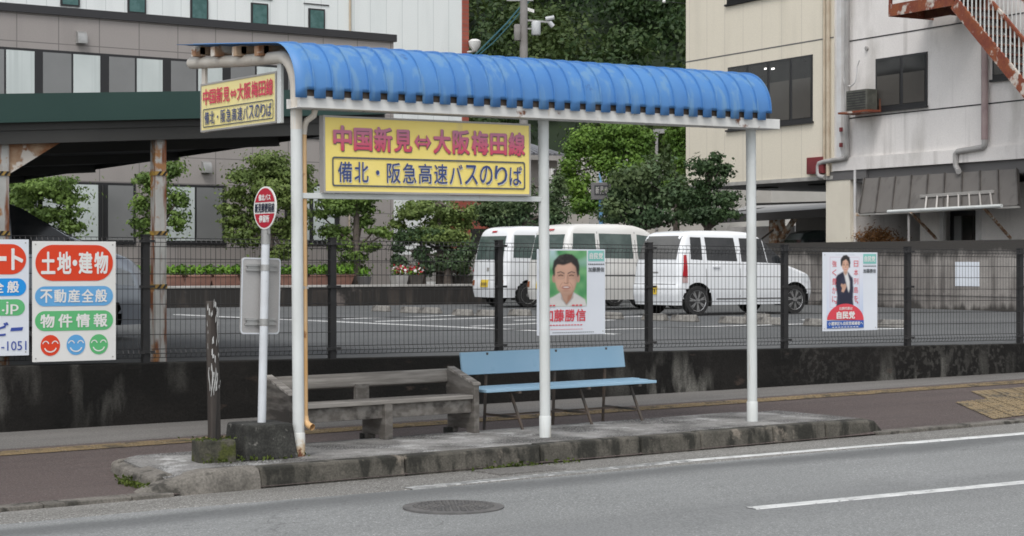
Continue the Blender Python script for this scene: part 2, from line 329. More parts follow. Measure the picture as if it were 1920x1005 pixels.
# ------------------------------------------------------------------ mesh helpers
ORG = {}
def V(*a): return Vector(a if len(a) > 1 else a[0])
class MB:
    def __init__(s): s.v = []; s.f = []
    def add(s, vs, fs):
        o = len(s.v); s.v += [tuple(p) for p in vs]; s.f += [tuple(i + o for i in f) for f in fs]; return s
    def box(s, x0, x1, y0, y1, z0, z1):
        return s.add([(x, y, z) for z in (z0, z1) for y in (y0, y1) for x in (x0, x1)],
                     [(0, 2, 3, 1), (4, 5, 7, 6), (0, 1, 5, 4), (2, 6, 7, 3), (0, 4, 6, 2), (1, 3, 7, 5)])
    def hexa(s, b, t):   # four bottom and four top corners, both counter-clockwise seen from above
        return s.add(list(b) + list(t), [(3, 2, 1, 0), (4, 5, 6, 7)] + [(i, (i + 1) % 4, (i + 1) % 4 + 4, i + 4) for i in range(4)])
    def bar(s, p, q, w, h, up=(0, 0, 1)):
        p, q, up = V(p), V(q), V(up); d = (q - p).normalized(); r = d.cross(up)
        r = r.normalized() if r.length > 1e-6 else V(1, 0, 0); u = r.cross(d)
        c = [r * (-w / 2) + u * (-h / 2), r * (w / 2) + u * (-h / 2), r * (w / 2) + u * (h / 2), r * (-w / 2) + u * (h / 2)]
        return s.add([p + k for k in c] + [q + k for k in c], [(0, 1, 2, 3)[::-1], (4, 5, 6, 7)] + [(i, (i + 1) % 4, (i + 1) % 4 + 4, i + 4) for i in range(4)])
    def tube(s, pts, r, n=8, caps=True):
        pts = [V(p) for p in pts]; rs = r if isinstance(r, (list, tuple)) else [r] * len(pts)
        up = None; vs = []
        for i, p in enumerate(pts):
            d = (pts[min(i + 1, len(pts) - 1)] - pts[max(i - 1, 0)]).normalized()
            if up is None: up = V(0, 0, 1) if abs(d.z) < .9 else V(1, 0, 0)
            a = d.cross(up).normalized(); up = a.cross(d).normalized()
            for k in range(n):
                t = 2 * math.pi * k / n; vs.append(p + (a * math.cos(t) + up * math.sin(t)) * rs[i])
        fs = [(i * n + k, i * n + (k + 1) % n, (i + 1) * n + (k + 1) % n, (i + 1) * n + k) for i in range(len(pts) - 1) for k in range(n)]
        if caps: fs += [tuple(range(n))[::-1], tuple(range((len(pts) - 1) * n, len(pts) * n))]
        return s.add(vs, fs)
    def lathe(s, prof, c, n=24, axis='z'):
        vs = []
        for r, h in prof:
            for k in range(n):
                t = 2 * math.pi * k / n; a, b = r * math.cos(t), r * math.sin(t)
                vs.append((c[0] + a, c[1] + b, c[2] + h) if axis == 'z' else (c[0] + a, c[1] + h, c[2] + b))
        m = len(prof)
        return s.add(vs, [(i * n + k, i * n + (k + 1) % n, (i + 1) * n + (k + 1) % n, (i + 1) * n + k) for i in range(m - 1) for k in range(n)] +
                     [tuple(range(n))[::-1], tuple(range((m - 1) * n, m * n))])
    def quad(s, *p): return s.add(p, [tuple(range(len(p)))])
    def fbox(s, fr, a0, a1, b0, b1, c0, c1):
        P = [fr.p(a, b, c) for c in (c0, c1) for b in (b0, b1) for a in (a0, a1)]
        return s.add(P, [(0, 2, 3, 1), (4, 5, 7, 6), (0, 1, 5, 4), (2, 6, 7, 3), (0, 4, 6, 2), (1, 3, 7, 5)])
    def fpoly(s, fr, pts, c0, c1=None):
        n = len(pts)
        if c1 is None: return s.add([fr.p(a, b, c0) for a, b in pts], [tuple(range(n))])
        return s.add([fr.p(a, b, c0) for a, b in pts] + [fr.p(a, b, c1) for a, b in pts],
                     [tuple(range(n))[::-1], tuple(range(n, 2 * n))] + [(i, (i + 1) % n, (i + 1) % n + n, i + n) for i in range(n)])
    def build(s, name, m, parent=None, smooth=0, bevel=0, root=None):
        me = bpy.data.meshes.new(name); o = V(0, 0, 0)
        if parent is not None: o = ORG.get(parent.name, V(0, 0, 0))
        if root is not None: o = V(root)
        me.from_pydata([tuple(V(p) - o) for p in s.v], [], s.f); me.materials.append(MT[m] if isinstance(m, str) else m)
        me.validate(); me.update()
        ob = bpy.data.objects.new(name, me); COL.objects.link(ob)
        if parent is not None: ob.parent = parent
        if root is not None: ob.location = root
        ORG[ob.name] = o
        if smooth:
            me.polygons.foreach_set('use_smooth', [True] * len(me.polygons)); me.set_sharp_from_angle(angle=math.radians(smooth))
        if bevel:
            b = ob.modifiers.new('bevel', 'BEVEL'); b.width = bevel; b.segments = 2; b.limit_method = 'ANGLE'
        return ob
class FR:      # a plane to draw on: origin, u along, v up, n out
    def __init__(s, O, u, n, v=(0, 0, 1)): s.O, s.u, s.n, s.v = V(O), V(u).normalized(), V(n).normalized(), V(v).normalized()
    def p(s, a, b, c=0): return s.O + s.u * a + s.v * b + s.n * c
    def px(s, px, py, c=0):  # photo pixel -> (a, b) on the plane offset c
        d = ray(px); r = V(d[0], d[1], (HY - py) / F); q = s.O + s.n * c - V(0, 0, EYE)
        D = q.dot(s.n) / r.dot(s.n); h = r * D + V(0, 0, EYE) - s.O - s.n * c
        return h.dot(s.u), h.dot(s.v)
def tag(o, label=None, cat=None, group=None, kind=None):
    if label: o['label'] = label
    if cat: o['category'] = cat
    if group: o['group'] = group
    if kind: o['kind'] = kind
    return o
def thing(name, loc, label, cat, group=None, rot=(0, 0, 0)):
    o = bpy.data.objects.new(name, None); COL.objects.link(o); o.location = loc; o.rotation_euler = rot
    o.empty_display_size = .1; ORG[o.name] = V(loc); return tag(o, label, cat, group)
def struct(o): return tag(o, kind='structure')
def copy_thing(root, loc, label=None, rotz=None):
    r = root.copy(); COL.objects.link(r); r.location = loc
    if rotz is not None: r.rotation_euler.z = rotz
    if label: r['label'] = label
    for ch in root.children:
        c = ch.copy(); COL.objects.link(c); c.parent = r
        for g in ch.children:
            d = g.copy(); COL.objects.link(d); d.parent = c
    return r
_tm = {}
def text_geo(body, bold=0.):
    k = (body, bold)
    if k not in _tm:
        cu = bpy.data.curves.new('t', 'FONT'); cu.body = body; cu.size = 1; cu.offset = bold; cu.resolution_u = 3
        ob = bpy.data.objects.new('t', cu); COL.objects.link(ob); bpy.context.view_layer.update()
        me = bpy.data.meshes.new_from_object(ob.evaluated_get(bpy.context.evaluated_depsgraph_get()))
        vs = [(v.co.x, v.co.y) for v in me.vertices]; fs = [tuple(p.vertices) for p in me.polygons]
        bpy.data.objects.remove(ob); bpy.data.curves.remove(cu); bpy.data.meshes.remove(me)
        _tm[k] = (vs, fs)
    return _tm[k]
def write(mb, fr, body, a0, a1, b0, b1, c, bold=0., slant=0.):
    vs, fs = text_geo(body, 0.)
    xs = [p[0] for p in vs]; ys = [p[1] for p in vs]; x0, x1, y0, y1 = min(xs), max(xs), min(ys), max(ys)
    sx, sy = (a1 - a0) / (x1 - x0 + 2 * bold), (b1 - b0) / max(y1 - y0 + 2 * bold, 1e-6)
    k = 0          # heavier strokes: the glyph struck several times, a hair apart
    for ox, oy in (((0, 0),) if bold <= 0 else ((1, 0), (-1, 0), (0, .8), (0, -.8), (.7, .6), (-.7, .6), (.7, -.6), (-.7, -.6))):
        mb.add([fr.p(a0 + (x - x0 + bold * (1 + ox)) * sx + (y - y0) * sy * slant, b0 + (y - y0 + bold * (1 + oy)) * sy, c + k * .00012) for x, y in vs], fs); k += 1
    return mb
def ellipse(cx, cy, rx, ry, n=28, a0=0, a1=360):
    return [(cx + rx * math.cos(math.radians(a0 + (a1 - a0) * i / n)), cy + ry * math.sin(math.radians(a0 + (a1 - a0) * i / n))) for i in range(n if a1 - a0 == 360 else n + 1)]
def pill(x0, x1, y0, y1, r=None, n=10):
    r = r or (y1 - y0) / 2
    q = []
    for cx, cy, s in ((x1 - r, y1 - r, 0), (x0 + r, y1 - r, 90), (x0 + r, y0 + r, 180), (x1 - r, y0 + r, 270)):
        q += [(cx + r * math.cos(math.radians(s + 90 * i / n)), cy + r * math.sin(math.radians(s + 90 * i / n))) for i in range(n + 1)]
    return q
def ring(mb, fr, outer, inner, c):
    n = len(outer)
    return mb.add([fr.p(a, b, c) for a, b in outer] + [fr.p(a, b, c) for a, b in inner], [(i, (i + 1) % n, (i + 1) % n + n, i + n) for i in range(n)])
def leaf_mesh(name, C, size, m, parent=None, flat=0., aspect=.55, root=None, down=0.):
    C = np.asarray(C, float); n = len(C)
    a = RNG.normal(size=(n, 3)); a /= np.linalg.norm(a, axis=1)[:, None]
    b = RNG.normal(size=(n, 3))
    if C.shape[1] == 6:       # leaves lie roughly along the skin of their clump
        nn_ = C[:, 3:] * 1.0 + RNG.normal(size=(n, 3)) * .42; nn_[:, 2] += .25; nn_ /= np.linalg.norm(nn_, axis=1)[:, None]; C = C[:, :3]
        a -= (a * nn_).sum(1)[:, None] * nn_; b = np.cross(nn_, a)
    else: b[:, 2] *= (1 - flat); a[:, 2] *= (1 - flat); a[:, 2] -= down
    a /= np.linalg.norm(a, axis=1)[:, None]
    b -= (a * b).sum(1)[:, None] * a; b /= np.linalg.norm(b, axis=1)[:, None]
    s = size * RNG.uniform(.6, 1.3, n)[:, None]
    o = np.array(ORG.get(parent.name, V(0, 0, 0))) if parent is not None else np.array(root if root is not None else (0, 0, 0.))
    C = C - o
    vs = np.stack([C - a * s, C - b * s * aspect, C + a * s, C + b * s * aspect], 1).reshape(-1, 3)
    me = bpy.data.meshes.new(name); me.vertices.add(4 * n); me.vertices.foreach_set('co', vs.ravel())
    me.loops.add(4 * n); me.loops.foreach_set('vertex_index', np.arange(4 * n, dtype=np.int32))
    me.polygons.add(n); me.polygons.foreach_set('loop_start', np.arange(0, 4 * n, 4, dtype=np.int32))
    me.update(calc_edges=True); me.materials.append(MT[m])
    ob = bpy.data.objects.new(name, me); COL.objects.link(ob)
    if parent is not None: ob.parent = parent
    elif root is not None: ob.location = root
    ORG[ob.name] = V(o); return ob
def blob(c, rx, ry, rz, n, sub=7, lo=.55):
    """leaf centres in an uneven clump: several overlapping lumps with most leaves near their skins"""
    c = np.array(c, float); out = []
    for k in range(sub):
        d = RNG.normal(size=3); d /= np.linalg.norm(d); q = c + d * np.array((rx, ry, rz)) * RNG.uniform(.25, .75)
        m = max(3, n // sub); e = RNG.normal(size=(m, 3)); e /= np.linalg.norm(e, axis=1)[:, None]
        out.append(np.hstack([q + e * np.array((rx, ry, rz)) * (RNG.uniform(lo, 1., m) * RNG.uniform(.42, .62))[:, None], e]))
    m = max(4, n // 6); e = RNG.normal(size=(m, 3)) * .5; out.append(np.hstack([c + e * np.array((rx, ry, rz)), e / np.linalg.norm(e, axis=1)[:, None]]))
    return np.concatenate(out)

# ================================================================== SETTING: ground, road, pavement, lot
SL = .0075
def gz(X): return SL * (X - 6.5)
def fenceY(X): return 15.97 - .053 * (X - 7.22)
def wall_top(X): return .614 - .008 * (X - 7.2)
def zs(X, Y):
    t = min(max((Y - 11.4) / (fenceY(X) - 11.4), 0), 1)
    return (1 - t) * (.03 + SL * (X - 6.5)) + t * (.05 + .0095 * (X - 7.2))
LOT = .53
struct(MB().quad((-900, -900, -1.2), (900, -900, -1.2), (900, 900, -1.2), (-900, 900, -1.2)).build('ground', 'hill'))
def strip(name, m, xs, y0, y1, zf, n=1):
    mb = MB(); ny = n
    P = [[(x, (y0(x) if callable(y0) else y0) + ((y1(x) if callable(y1) else y1) - (y0(x) if callable(y0) else y0)) * j / ny) for j in range(ny + 1)] for x in xs]
    vs = [(x, y, zf(x, y)) for r in P for x, y in r]; k = ny + 1
    mb.add(vs, [(i * k + j, (i + 1) * k + j, (i + 1) * k + j + 1, i * k + j + 1) for i in range(len(xs) - 1) for j in range(ny)])
    e = [(x, y - .04, z - .012) for x, y, z in vs[::k]]; o = len(mb.v); mb.v += e; mb.f += [(i * k, (i + 1) * k, o + i + 1, o + i) for i in range(len(xs) - 1)]
    return struct(mb.build(name, m))
XS = [-70, -40, -20, -10, 0, 3, 5, 7, 9, 11, 13, 15, 18, 22, 30, 45, 70, 100]
strip('road', 'asphalt', XS, -4.0, 11.45, lambda x, y: gz(x))
strip('gutter', 'gutter', XS, lambda x: 10.86 - max(0., min(.14, (x - 5) * .07)), 11.42, lambda x, y: gz(x) + .004)
strip('far_verge', 'side_grey', XS, -40, -4.0, lambda x, y: gz(x) + .1)
strip('pavement', 'side_asphalt', XS, 11.40, lambda x: fenceY(x) + .1, zs, 6)
strip('pavement_edging', 'side_grey', XS, lambda x: 14.72 if x < 40 else 14.2, lambda x: fenceY(x) + .1, lambda x, y: zs(x, y) + .004, 3)
strip('parking_lot', 'lot_asphalt', [-80, 0, 10, 20, 30, 60, 150, 300], lambda x: fenceY(min(x, 40)) + .1, 320, lambda x, y: LOT)
def seg(name, m, p, q, w, dz=.004, zf=None, split=1):
    p, q = V(*p), V(*q); n = (q - p).to_2d().orthogonal().normalized() * (w / 2); mb = MB()
    pts = [p.lerp(q, i / split) for i in range(split + 1)]
    L = [V(a.x + n.x, a.y + n.y, 0) for a in pts]; R = [V(a.x - n.x, a.y - n.y, 0) for a in pts]
    for a in L + R: a.z = zf(a.x, a.y) + dz
    k = len(pts); mb.add(L + R, [(i, i + k, i + k + 1, i + 1) for i in range(k - 1)])
    for E_, O_ in ((L, R), (R, L)): mb.add(E_ + [a + V(a.x - b_.x, a.y - b_.y, 0).normalized() * .012 - V(0, 0, .010) for a, b_ in zip(E_, O_)], [(i, i + 1, i + 1 + k, i + k) for i in range(k - 1)])
    return struct(mb.build(name, m))
rz = lambda x, y: gz(x)
G = lambda px, py: V(ground_at(px, py, gz(9)))
e0, e1, e2 = V(*ground_at(760, 917, .0)), V(*ground_at(1290, 864, .025)), V(*ground_at(1920, 812, .055))
seg('edge_line_worn', 'line_worn', e0 - V(0, .03, 0), e1, .1, .008, rz, 6)
e3 = e2 + (e2 - e1).normalized() * 25
seg('edge_line', 'line_white', e1, e3, .075, .008, rz, 20)
c0, c1 = V(*ground_at(1408, 954, .01)), V(*ground_at(1920, 904, .03))
seg('centre_line', 'line_white', c0, c0 + (c1 - c0).normalized() * 5.0, .1, .004, rz, 5)
seg('centre_line', 'line_white', c0 - (c1 - c0).normalized() * 10, c0 - (c1 - c0).normalized() * 5.0, .1, .004, rz, 5)
# low flush kerb on both sides of the island
for x0, x1 in ((-40, 5.3), (11.9, 60)):
    mb = MB(); x = x0
    while x < x1:
        w = min(.6 if -2 < x < 22 else 6, x1 - x); a, b = x + .004, x + w - .004
        mb.hexa([(a, 11.33, gz(a) - .1), (b, 11.33, gz(b) - .1), (b, 11.45, gz(b) - .1), (a, 11.45, gz(a) - .1)],
                [(a, 11.335, gz(a) + .03), (b, 11.335, gz(b) + .03), (b, 11.45, gz(b) + .036), (a, 11.45, gz(a) + .036)]); x += w
    struct(mb.build('flush_kerb', 'kerb_light', bevel=.006))
# ochre tactile strip with its tile joints, and the bar and dot tiles at the crossing
mb = MB(); x = -6.0
while x < 26:
    w = .3; y = 14.36
    for a, b in ((x + .004, x + w - .004),):
        P = [(a, y - .15), (b, y - .15), (b, y + .15), (a, y + .15)]; mb.quad(*[(X, Y, zs(X, Y) + .006) for X, Y in P])
        for k in range(4):
            yy = y - .11 + .073 * k; P = [(a + .02, yy - .014), (b - .02, yy - .014), (b - .02, yy + .014), (a + .02, yy + .014)]
            mb.add([(X, Y, zs(X, Y) + .006) for X, Y in P] + [(X, Y, zs(X, Y) + .011) for X, Y in P], [(4, 5, 6, 7), (0, 1, 5, 4), (1, 2, 6, 5), (2, 3, 7, 6), (3, 0, 4, 7)])
    x += w
struct(mb.build('tactile_path', 'tactile'))
mb = MB()
q = [V(*ground_at(a, b, .11)) for a, b in ((1790, 754), (1862, 782), (2010, 766), (1925, 742))]
q2 = [V(*ground_at(a, b, .115)) for a, b in ((1818, 735), (1852, 748), (1960, 738), (1925, 728))]
def tiles(q, nu, nv, dots):
    bl = lambda u, v: q[0].lerp(q[1], v).lerp(q[3].lerp(q[2], v), u)
    for i in range(nu):
        for j in range(nv):
            g = .03
            c = [bl((i + a) / nu, (j + b) / nv) for a, b in ((g, g), (1 - g, g), (1 - g, 1 - g), (g, 1 - g))]
            mb.add([(p.x, p.y, zs(p.x, p.y) + .007) for p in c], [(3, 2, 1, 0)])
            for k in range(4):
                for l in range(4 if dots else 1):
                    u0, u1 = ((k + .25) / 4, (k + .75) / 4); v0, v1 = ((l + .25) / 4, (l + .75) / 4) if dots else (.06, .94)
                    c = [bl((i + a) / nu, (j + b) / nv) for a, b in ((u0, v0), (u1, v0), (u1, v1), (u0, v1))]
                    B = [(p.x, p.y, zs(p.x, p.y) + .007) for p in c]; m = sum((V(b) for b in B), V(0, 0, 0)) / 4
                    T = [tuple(V(b).lerp(m, .25) + V(0, 0, .007)) for b in B]
                    mb.add(B + T, [(4, 5, 6, 7), (0, 1, 5, 4), (1, 2, 6, 5), (2, 3, 7, 6), (3, 0, 4, 7)])
tiles(q, 4, 4, True); tiles(q2, 3, 1, False)
struct(mb.build('tactile_paving', 'tactile'))

# raised island of the bus stop: pebbled top, kerb stones, rounded end stone
def it(X): return .146 + SL * (X - 6.52)
mb = MB(); N = 28
out = [(5.62, 11.5), (5.42, 11.75), (5.62, 12.55)]
xs = [5.62 + (11.85 - 5.62) * i / N for i in range(N + 1)]
vs = [(x, 11.5, it(x)) for x in xs] + [(x, 12.66 - (.12 if x > 11.5 else 0), it(x)) for x in xs]
mb.add(vs, [(i, i + 1, i + 2 + N, i + 1 + N) for i in range(N)])
vs = [(x, 12.66 - (.12 if x > 11.5 else 0), it(x)) for x in xs] + [(x, 12.69 - (.12 if x > 11.5 else 0), zs(x, 12.7) - .05) for x in xs]
mb.add(vs, [(i, i + 1, i + 2 + N, i + 1 + N) for i in range(N)])
mb.add([(5.62, 11.5, it(5.6)), (5.62, 12.66, it(5.6)), (5.5, 12.66, .118), (5.40, 12.1, .115), (5.3, 11.55, .108), (5.35, 11.5, .105)], [(5, 0, 1, 2, 3, 4)])
mb.add([(5.5, 12.66, .118), (5.40, 12.1, .115), (5.3, 11.55, .108), (5.35, 11.5, .105), (5.5, 12.66, 0), (5.40, 12.1, 0), (5.3, 11.55, 0), (5.35, 11.5, 0)], [(0, 4, 5, 1), (1, 5, 6, 2), (2, 6, 7, 3)])
struct(mb.build('traffic_island', 'island_top'))
mb = MB(); xk = [5.95, 7.12, 8.32, 9.3, 9.92, 10.72, 11.32]
for a, b in zip(xk, xk[1:] + [11.9]):
    a += .004; b -= .004; j = random.uniform(-.004, .004); t0, t1 = it(a) + .004 + j, it(b) + .004 + j
    yb = 11.36 + j * 2
    if b > 11.6:
        vs_ = [(a, yb, gz(a) - .1), (b + .3, yb + .06, gz(b) - .1), (b + .2, 11.53, gz(b) - .1), (a, 11.53, gz(a) - .1)]
        mb.hexa(vs_, [(a, yb + .02, t0), (b + .05, yb + .06, t1 - .02), (b, 11.53, t1), (a, 11.53, t0)])
    else:
        mb.hexa([(a, yb, gz(a) - .1), (b, yb, gz(b) - .1), (b, 11.53, gz(b) - .1), (a, 11.53, gz(a) - .1)],
                [(a, yb + .025, t0), (b, yb + .025, t1), (b, 11.53, t1), (a, 11.53, t0)])
struct(mb.build('kerb', 'kerb', bevel=.018))
mb = MB()   # left end: low kerb stones running back, and the boulder-like corner stone
for a, b, zt in ((V(5.22, 11.55, 0), V(5.3, 12.1, 0), .1), (V(5.305, 12.11, 0), V(5.42, 12.72, 0), .09)):
    d = (b - a).normalized(); n = V(d.y, -d.x, 0) * .16
    mb.hexa([a + V(0, 0, -.1), a + n + V(0, 0, -.1), b + n + V(0, 0, -.1), b + V(0, 0, -.1)], [a + n * .15 + V(0, 0, zt), a + n + V(0, 0, zt + .03), b + n + V(0, 0, zt + .03), b + n * .15 + V(0, 0, zt)])
mb.hexa([(5.42, 12.72, -.1), (5.42, 12.60, -.1), (5.75, 12.66, -.1), (5.75, 12.78, -.1)], [(5.43, 12.7, .1), (5.45, 12.6, .13), (5.75, 12.64, .135), (5.75, 12.76, .11)])
struct(mb.build('kerb', 'kerb_light', bevel=.02))
mb = MB(); n = 9; rows = []
for i in range(n + 1):
    x = 5.08 + (5.945 - 5.08) * i / n; h = (.02 + .135 * min(1, (i / 5) ** .65)); y0 = 11.44 - .09 * min(1, i / 3.)
    rows.append([(x, y0, gz(x) - .1), (x, y0 + .01, gz(x) + h * .5), (x, y0 + .045, gz(x) + h * .9), (x, y0 + .1, gz(x) + h), (x, 11.56, gz(x) + h * .97), (x, 11.6, gz(x) - .1)])
k = 6; mb.add([p for r in rows for p in r], [(i * k + j, (i + 1) * k + j, (i + 1) * k + j + 1, i * k + j + 1) for i in range(n) for j in range(k - 1)] + [tuple(range(k))[::-1], tuple(range(n * k, n * k + k))])
struct(mb.build('kerb', 'kerb_light', smooth=50))
# moss, weeds and a drain cover along the kerb foot
def tufts(name, pts, size, m, label):
    C = np.concatenate([np.array(p) + RNG.normal(size=(n, 3)) * np.array(s) for p, s, n in pts]); o = leaf_mesh(name, C, size, m); return tag(o, label, 'moss', kind='stuff')
tufts('moss', [((5.19, 11.6, .05), (.025, .06, .012), 90), ((5.22, 11.85, .04), (.02, .1, .012), 100), ((5.27, 12.1, .045), (.02, .05, .012), 50)], .016, 'moss', 'green moss along the foot of the island kerb')
wx = ground_at(950, 880, .01); tufts('weeds', [((wx[0] + .05, 11.31, .025), (.14, .02, .012), 160), ((wx[0] + .5, 11.3, .03), (.1, .02, .015), 30), ((6.2, 11.8, .16), (.18, .03, .008), 60)], .018, 'moss', 'small weeds in the gutter below the kerb')
dx = ground_at(985, 885, .01)
struct(MB().box(dx[0] - .3, dx[0] + .3, 10.98, 11.3, gz(dx[0]) - .05, gz(dx[0]) + .014).build('drain_slab', 'side_grey', bevel=.006))
m0 = ground_at(850, 952, .0)
t = thing('manhole_cover', (m0[0], m0[1], gz(m0[0])), 'round iron manhole cover set in the grey road', 'manhole cover')
MB().lathe([(.32, -.04), (.32, .009), (.29, .011)], (m0[0], m0[1], gz(m0[0])), 40).build('cover_plate', 'manhole', t, smooth=30)
mb = MB()
for i in range(6):
    for k in range(6 * i or 1):
        a = 2 * math.pi * k / (6 * i or 1); r = .048 * i; x, y = m0[0] + r * math.cos(a), m0[1] + r * math.sin(a)
        mb.box(x - .013, x + .013, y - .013, y + .013, gz(m0[0]) + .010, gz(m0[0]) + .016)
mb.build('tread_studs', 'manhole', t)

# ================================================================== BUS SHELTER
P0 = V(6.52, 11.87, .146); TILT = (0, -SL, 0)
sh = thing('bus_shelter', P0, 'white steel bus shelter under a curved ribbed blue roof', 'bus shelter', rot=TILT)
PX = [6.52, 8.726, 10.93]
for i, x in enumerate(PX):
    mb = MB(); mb.tube([(x, 11.87, .10), (x, 11.87, 2.66)], .0425, 16, False)
    po = mb.build('post', 'white_post', sh, smooth=40)
    MB().lathe([(.0475, .0), (.0475, .17), (.044, .176)], (x, 11.87, .14), 16).build('post_collar', 'rusty_collar' if i == 0 else 'white_post', po, smooth=40)
# bent roof arm above each post
def arm(x):
    p = [(x, 11.87, 2.5), (x, 11.87, 2.80)]
    for k in range(1, 9):
        a = math.radians(90 * k / 8); p.append((x, 11.87 + .24 * (1 - math.cos(a)), 2.80 + .24 * math.sin(a)))
    p += [(x, 12.6, 3.06), (x, 13.58, 3.125)]; return p
for x in PX: MB().tube(arm(x), [.043] * 3 + [.047] * 9 if x == PX[0] else .043, 14).build('roof_arm', 'cream_pipe' if x == PX[0] else 'white_post', sh, smooth=40)
for k, (y, z) in enumerate(((12.30, 3.104), (12.66, 3.134), (13.02, 3.165), (13.36, 3.194))):
    mb = MB(); mb.box(6.47, 11.0, y - .035, y + .035, z - .025, z - .018); mb.box(6.47, 11.0, y - .035, y - .029, z - .018, z + .04); mb.box(6.47, 11.0, y - .029, y + .035, z + .034, z + .04)
    mb.build('purlin', 'rusty_purlin', sh)
    MB().bar((6.47, y, z - .04), (6.47, y, z + .032), .085, .07, (0, 1, 0)).build('purlin_bracket', 'rusty_purlin', sh)
# roof sheet: profile swept in (Y, Z), ribs across
prof = [(11.662, 2.712), (11.662, 2.772), (11.663, 2.80)]
for k in range(1, 11):
    a = math.radians(85 * k / 10); prof.append((11.663 + .33 * (1 - math.cos(a)), 2.80 + .33 * math.sin(a)))
ly, lz = prof[-1]
for k in range(1, 7): prof.append((ly + (13.60 - ly) * k / 6, lz + .085 * (13.60 - ly) * k / 6))
prof = [V(0, y, z) for y, z in prof]
nor = []
for i, p in enumerate(prof):
    d = (prof[min(i + 1, len(prof) - 1)] - prof[max(i - 1, 0)]).normalized(); nor.append(V(0, -d.z, d.y))
cols = []; RX0, RX1, NP = 6.40, 10.97, 30; pw = (RX1 - RX0) / NP
for k in range(NP):
    x = RX0 + pw * k
    cols += [(x, 0, 1), (x + .094, 0, 1), (x + .095, -.002, 2), (x + .141, -.002, 2), (x + .142, .015, 2), (x + .149, .015, 2), (x + .150, 0, 2)]
vs = []; fs = []; R = len(prof)
for x, o, c in cols:
    vs += [prof[i] + nor[i] * o + V(x, 0, 0) for i in range(R)]
for j in range(len(cols) - 1):
    c = cols[j][2] if cols[j][2] == cols[j + 1][2] else 2
    if cols[j + 1][0] - cols[j][0] > .05: c = 1
    for i in range(R - 1):
        if c == 2 and i == 0: continue
        fs.append((j * R + i, (j + 1) * R + i, (j + 1) * R + i + 1, j * R + i + 1))
ro = MB().add(vs, fs).build('roof', 'blue_roof', sh, smooth=35)
so = ro.modifiers.new('sheet', 'SOLIDIFY'); so.thickness = .003; so.offset = -1
MB().box(6.43, 10.95, 11.69, 11.71, 2.729, 2.80).build('eaves_board', 'dark_board', sh)
mb = MB(); mb.box(6.45, 11.10, 11.73, 11.87, 2.645, 2.650); mb.box(6.45, 11.10, 11.69, 11.73, 2.645, 2.728); mb.box(6.45, 11.10, 11.87, 11.89, 2.645, 2.715)
mb.build('gutter_beam', 'beam_white', sh, bevel=.004)
MB().box(6.55, 8.70, 11.85, 11.89, 2.003, 2.043).build('cross_bar', 'white_post', sh, bevel=.003)
mb = MB(); px_ = 6.585
mb.tube([(px_ + .05, 11.80, 2.645), (px_ + .045, 11.81, 2.60), (px_ + .01, 11.85, 2.565), (px_, 11.865, 2.53), (px_, 11.88, 2.47)], .023, 10)
mb.build('pipe_elbow', 'cream_pipe', sh, smooth=50)
mb = MB(); mb.tube([(px_, 11.88, 2.50), (px_ - .005, 11.88, .43)], .021, 12); mb.build('down_pipe', 'down_pipe', sh, smooth=50)
mb = MB(); mb.tube([(px_ - .005, 11.88, .43), (px_ - .004, 11.87, .39), (px_ + .002, 11.84, .365), (px_ + .010, 11.80, .355)], .024, 12, False); mb.build('pipe_outlet', 'down_pipe', sh, smooth=50)
MB().box(px_ - .1, px_ + .02, 11.86, 11.9, 1.35, 1.37).build('pipe_clip', 'grey_frame', sh)

